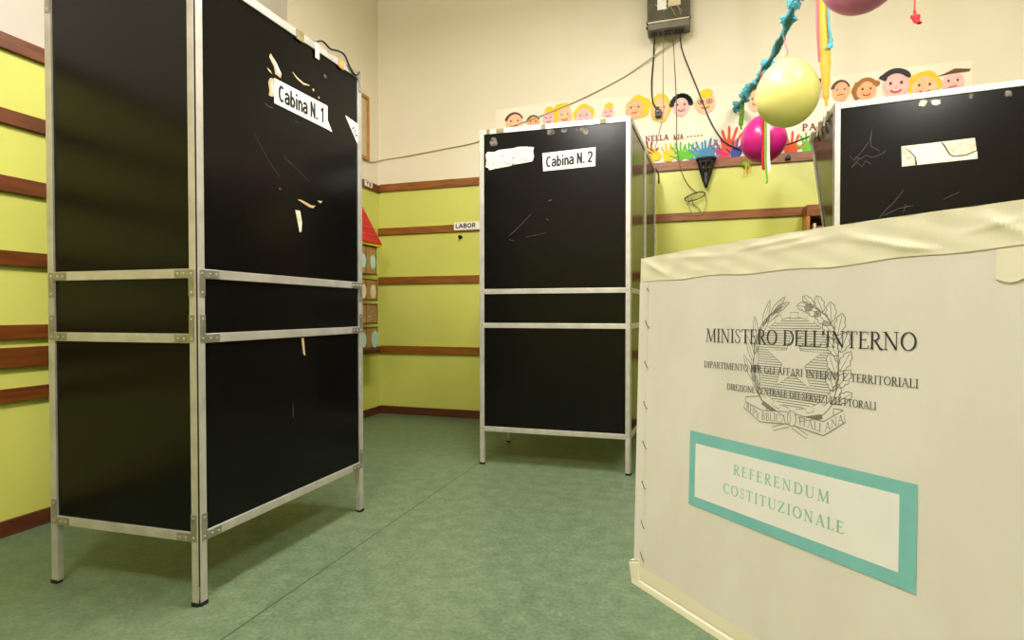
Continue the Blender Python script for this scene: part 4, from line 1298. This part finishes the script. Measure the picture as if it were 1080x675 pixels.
TEAL = [(.55, 2.45, CEIL - .03), (.50, 2.62, 2.7), (.474, 2.741, 2.36), (.455, 2.786, 2.284), (.448, 2.888, 2.256), (.44, 2.99, 2.234), (.426, 3.195, 2.235), (.405, 3.399, 2.237), (.389, 3.656, 2.271), (.371, 3.914, 2.318), (.36, 4.1, 2.335), (.325, 4.318, 2.345)]
balloon('pale yellow balloon hanging from the teal crepe streamer', (.410, 2.66, 1.836), .128, .143, 'balloon_yellow', (.0, -.07), cord=[(.418, 2.70, 2.03), (.425, 2.80, 2.10), (.437, 2.96, 2.225)])
balloon('deep magenta balloon hanging lower, behind the pale yellow balloon', (.42, 3.52, 1.892), .125, .138, 'balloon_magenta', (0, .0), cord=[(.424, 3.50, 2.08), (.41, 3.42, 2.16), (.404, 3.41, 2.235)], cordm='crepe_red')
balloon('mauve pink balloon high up, its lower edge dipping into view', (.655, 2.535, 2.245), .152, .162, 'balloon_mauve', (0, 0), cord=[(.655, 2.54, 2.8), (.66, 2.55, CEIL)])


def crepe_tube(label, pts, r, m, name='crepe_streamer', seed=1, flat=.45, step=14):
    rnd = random.Random(seed)
    path = spline(pts, step)
    rs = [r * rnd.uniform(.78, 1.2) for _ in path]
    b = MB(); b.tube(path, r, m, 10, flat=.6, twist=.17, rs=rs)
    return b


t = thing('crepe_streamer', 'twisted teal crepe streamer running from ceiling down to the banner', 'streamer', (0, 0, 0), group='crepe streamers')
crepe_tube('', TEAL, .021, 'crepe_teal', seed=3).build('twisted_band', t)
rnd = random.Random(5)
P = spline(TEAL, 8)
for fr, s in ((.26, 1.2), (.36, 1.0), (.62, 1.4), (.70, 1.1), (.80, 1.3), (.90, 1.1), (.97, 1.2)):
    c = P[int(fr * (len(P) - 1))]
    b = MB()
    for k in range(4):
        a = rnd.uniform(0, 6.28)
        d = Vector((math.cos(a), rnd.uniform(-.3, .3), math.sin(a))).normalized() * .042 * s
        e = Vector((-d.z, d.y, d.x)) * .45
        b.mesh([c - e * .2, c + d * .6 - e, c + d + e * .3, c + d * .5 + e, c + d * .4 + Vector((0, -.012, 0))], [(0, 1, 4), (1, 2, 4), (2, 3, 4), (3, 0, 4)], 'crepe_teal')
    so = b.modifiers if False else b.build('crepe_frill', t)
    sm = so.modifiers.new('thick', 'SOLIDIFY'); sm.thickness = .0015


def ribbon(b, pts, w, m, th=.0012, twist=0.0, a0=0.0, ws=None):
    path = spline(pts, 8)
    L, R = [], []
    for i, q in enumerate(path):
        a = a0 + twist * i
        h = Vector((math.cos(a), math.sin(a), 0)) * ((ws[min(len(ws) - 1, int(i * len(ws) / len(path)))] if ws else w) / 2)
        L.append(q - h); R.append(q + h)
    n = len(path)
    off = Vector((0, -th, 0))
    vs = L + R + [v + off for v in L] + [v + off for v in R]
    fs = []
    for i in range(n - 1):
        fs += [(i, i + 1, n + i + 1, n + i), (2 * n + i, 3 * n + i, 3 * n + i + 1, 2 * n + i + 1), (i, 2 * n + i, 2 * n + i + 1, i + 1), (n + i, n + i + 1, 3 * n + i + 1, 3 * n + i)]
    b.mesh(vs, fs, m, True)


t = thing('crepe_streamer', 'straight yellow crepe streamer with a pink edge hanging right of yellow balloon', 'streamer', (0, 0, 0), group='crepe streamers')
b = MB(); ribbon(b, [(.665, 3.28, CEIL), (.668, 3.279, 2.8), (.676, 3.277, 2.522), (.684, 3.276, 2.274), (.688, 3.276, 2.08), (.692, 3.275, 1.965)], .05, 'crepe_yellow', ws=[.042, .042, .044, .046, .05, .052, .05, .042, .03, .014]); b.build('yellow_band', t)
b = MB(); ribbon(b, [(.642, 3.284, CEIL), (.646, 3.284, 2.8), (.650, 3.283, 2.522), (.652, 3.283, 2.40), (.660, 3.283, 2.26), (.664, 3.283, 2.20)], .022, 'crepe_pink'); b.build('pink_band', t)
b = MB(); ribbon(b, [(.690, 3.268, CEIL), (.692, 3.268, 2.6), (.694, 3.268, 2.45), (.700, 3.268, 2.36), (.708, 3.268, 2.30), (.700, 3.268, 2.26)], .012, 'crepe_teal', ws=[.008, .008, .008, .010, .012, .014, .022, .032]); b.build('teal_band', t)
b = MB(); ribbon(b, [(1.012, 3.068, CEIL), (1.012, 3.068, 2.6), (1.013, 3.068, 2.37), (1.011, 3.066, 2.31), (1.014, 3.066, 2.28), (1.018, 3.066, 2.255), (1.03, 3.066, 2.235), (1.035, 3.066, 2.245)], .02, 'crepe_red', ws=[.006, .006, .006, .006, .012, .04, .03, .016, .016])
t = tag(b.build('paper_ribbon'), 'small red curled paper ribbon hanging above the third booth', 'ribbon', 'hanging ribbons')
t = thing('paper_ribbon', 'red, white and green paper ribbons trailing over the magenta balloon', 'ribbon', (0, 0, 0), group='hanging ribbons')
for nm, m, pts, w in (('red_band', 'crepe_red', [(.400, 3.375, 2.225), (.398, 3.368, 2.1), (.396, 3.365, 2.02), (.402, 3.365, 1.93), (.408, 3.37, 1.84), (.404, 3.375, 1.75), (.408, 3.38, 1.68)], .026),
                      ('white_band', 'crepe_white', [(.418, 3.372, 2.225), (.418, 3.362, 2.1), (.418, 3.360, 2.0), (.422, 3.36, 1.85), (.424, 3.366, 1.75), (.432, 3.37, 1.67)], .024),
                      ('green_band', 'crepe_green', [(.411, 3.368, 2.225), (.409, 3.356, 2.1), (.408, 3.352, 2.0), (.41, 3.352, 1.85), (.412, 3.36, 1.72), (.42, 3.362, 1.62), (.414, 3.362, 1.6)], .012)):
    b = MB(); ribbon(b, pts, w, m, twist=.008); b.build(nm, t)
b = MB(); ribbon(b, [(.362, 4.1, 2.33), (.360, 4.16, 2.27), (.356, 4.2, 2.21), (.36, 4.22, 2.17)], .028, 'crepe_green', ws=[.02, .03, .03, .014])
tag(b.build('paper_ribbon'), 'short green paper ribbon at the lower end of the teal streamer', 'ribbon', 'hanging ribbons')
b = MB(); ribbon(b, [(.395, YB - .022, 1.968), (.40, YB - .026, 1.945), (.405, YB - .026, 1.925)], .06, 'crepe_green', ws=[.05, .06, .03]); ribbon(b, [(.40, YB - .028, 1.96), (.40, YB - .03, 1.90), (.385, YB - .03, 1.872)], .01, 'crepe_yellow'); ribbon(b, [(.415, YB - .028, 1.95), (.425, YB - .03, 1.90), (.42, YB - .03, 1.88)], .008, 'crepe_yellow')
tag(b.build('paper_flower'), 'small green and yellow paper scrap on the rail under magenta balloon', 'paper scrap')

# ------------------------------------------------------------------ booth lamp cables
# along the top of the first booth
c, s = math.cos(1.5495), math.sin(1.5495)
g = lambda u, n, z: (-1.402 + c * u + s * n, 1.3077 + s * u - c * n, z)
cable('cable', 'thin black cable draped along the top edge of the Cabina N. 1 booth', [g(.45, -.016, H + .004), g(.55, -.012, H + .005), g(.592, .002, H + .022), (g(.64, .004, H + .012)), g(.69, .004, H + .026), g(.735, .004, H + .028), g(.77, .004, H - .005), g(.81, .004, H - .024), g(.845, .002, H + .002), g(.855, -.01, H + .004)], .004, 'cableb')
R2 = Vector((-.2882, 3.0647, 0)); a2 = .0262 - .085
du2 = Vector((math.sin(-a2), math.cos(-a2), 0))
q2 = lambda d, z, n=0.0: tuple(R2 + du2 * d + Vector((n - .011, 0, 0)) + Vector((0, 0, z)))
t = thing('cable', 'dark cable along the side top of the Cabina N. 2 booth', 'cable', (0, 0, 0))
b = MB(); b.tube(spline([q2(.03, H + .006), q2(.2, H + .005), q2(.4, H + .006), q2(.62, H + .006), q2(.8, H + .004), q2(1.0, H + .006), q2(1.13, H + .006), q2(1.15, H - .05, .03), q2(1.14, H - .12, .034)], 6), .006, 'cableb', 8); b.build('cord', t)
b = MB(); b.box(-.262, -.232, 4.18, 4.21, H - .16, H - .09, 'rust'); b.build('tape_tab', t)
C3 = Vector((.7119, 3.2032, 0)); a3 = -.102 + .10
du3 = Vector((-math.sin(a3), math.cos(a3), 0))
q3 = lambda d, z, n=0.0: tuple(C3 + du3 * d + Vector((n + .012, 0, z)))
t = thing('cable', 'black cable dropping from the junction box and on to the third booth', 'cable', (0, 0, 0))
b = MB(); b.tube(spline([(-.053, YB - .12, 2.9), (-.045, yw, 2.85), (-.012, yw, 2.743), (.062, yw, 2.546), (.149, yw, 2.308), (.215, yw, 2.178), (.267, yw - .01, 2.111), (.36, yw - .02, 2.06), (.5, 4.22, 2.03), (.62, 4.05, 1.99), (.74, 3.86, 1.985), q3(.58, H + .006), q3(.4, H + .01), q3(.2, H + .006), q3(.03, H + .008)], 8), .005, 'cableb', 8); b.build('cord', t)
for k, (d, l) in enumerate(((.55, .05), (.46, .07), (.36, .06), (.27, .08), (.18, .06), (.1, .05))):
    b = MB()
    A = Vector(q3(d, H + .004, -.016)); 
    b.prism([A + Vector((0, 0, -l)), A + Vector((-.003, 0, -l)), A + Vector((-.003, .03, -l + .01)), A + Vector((0, .03, -l + .01))], [A, A + Vector((-.003, 0, 0)), A + Vector((-.003, .035, 0)), A + Vector((0, .035, 0))], 'tapeclear' if k % 2 else 'oldpaper')
    b.build('tape_tab', t)
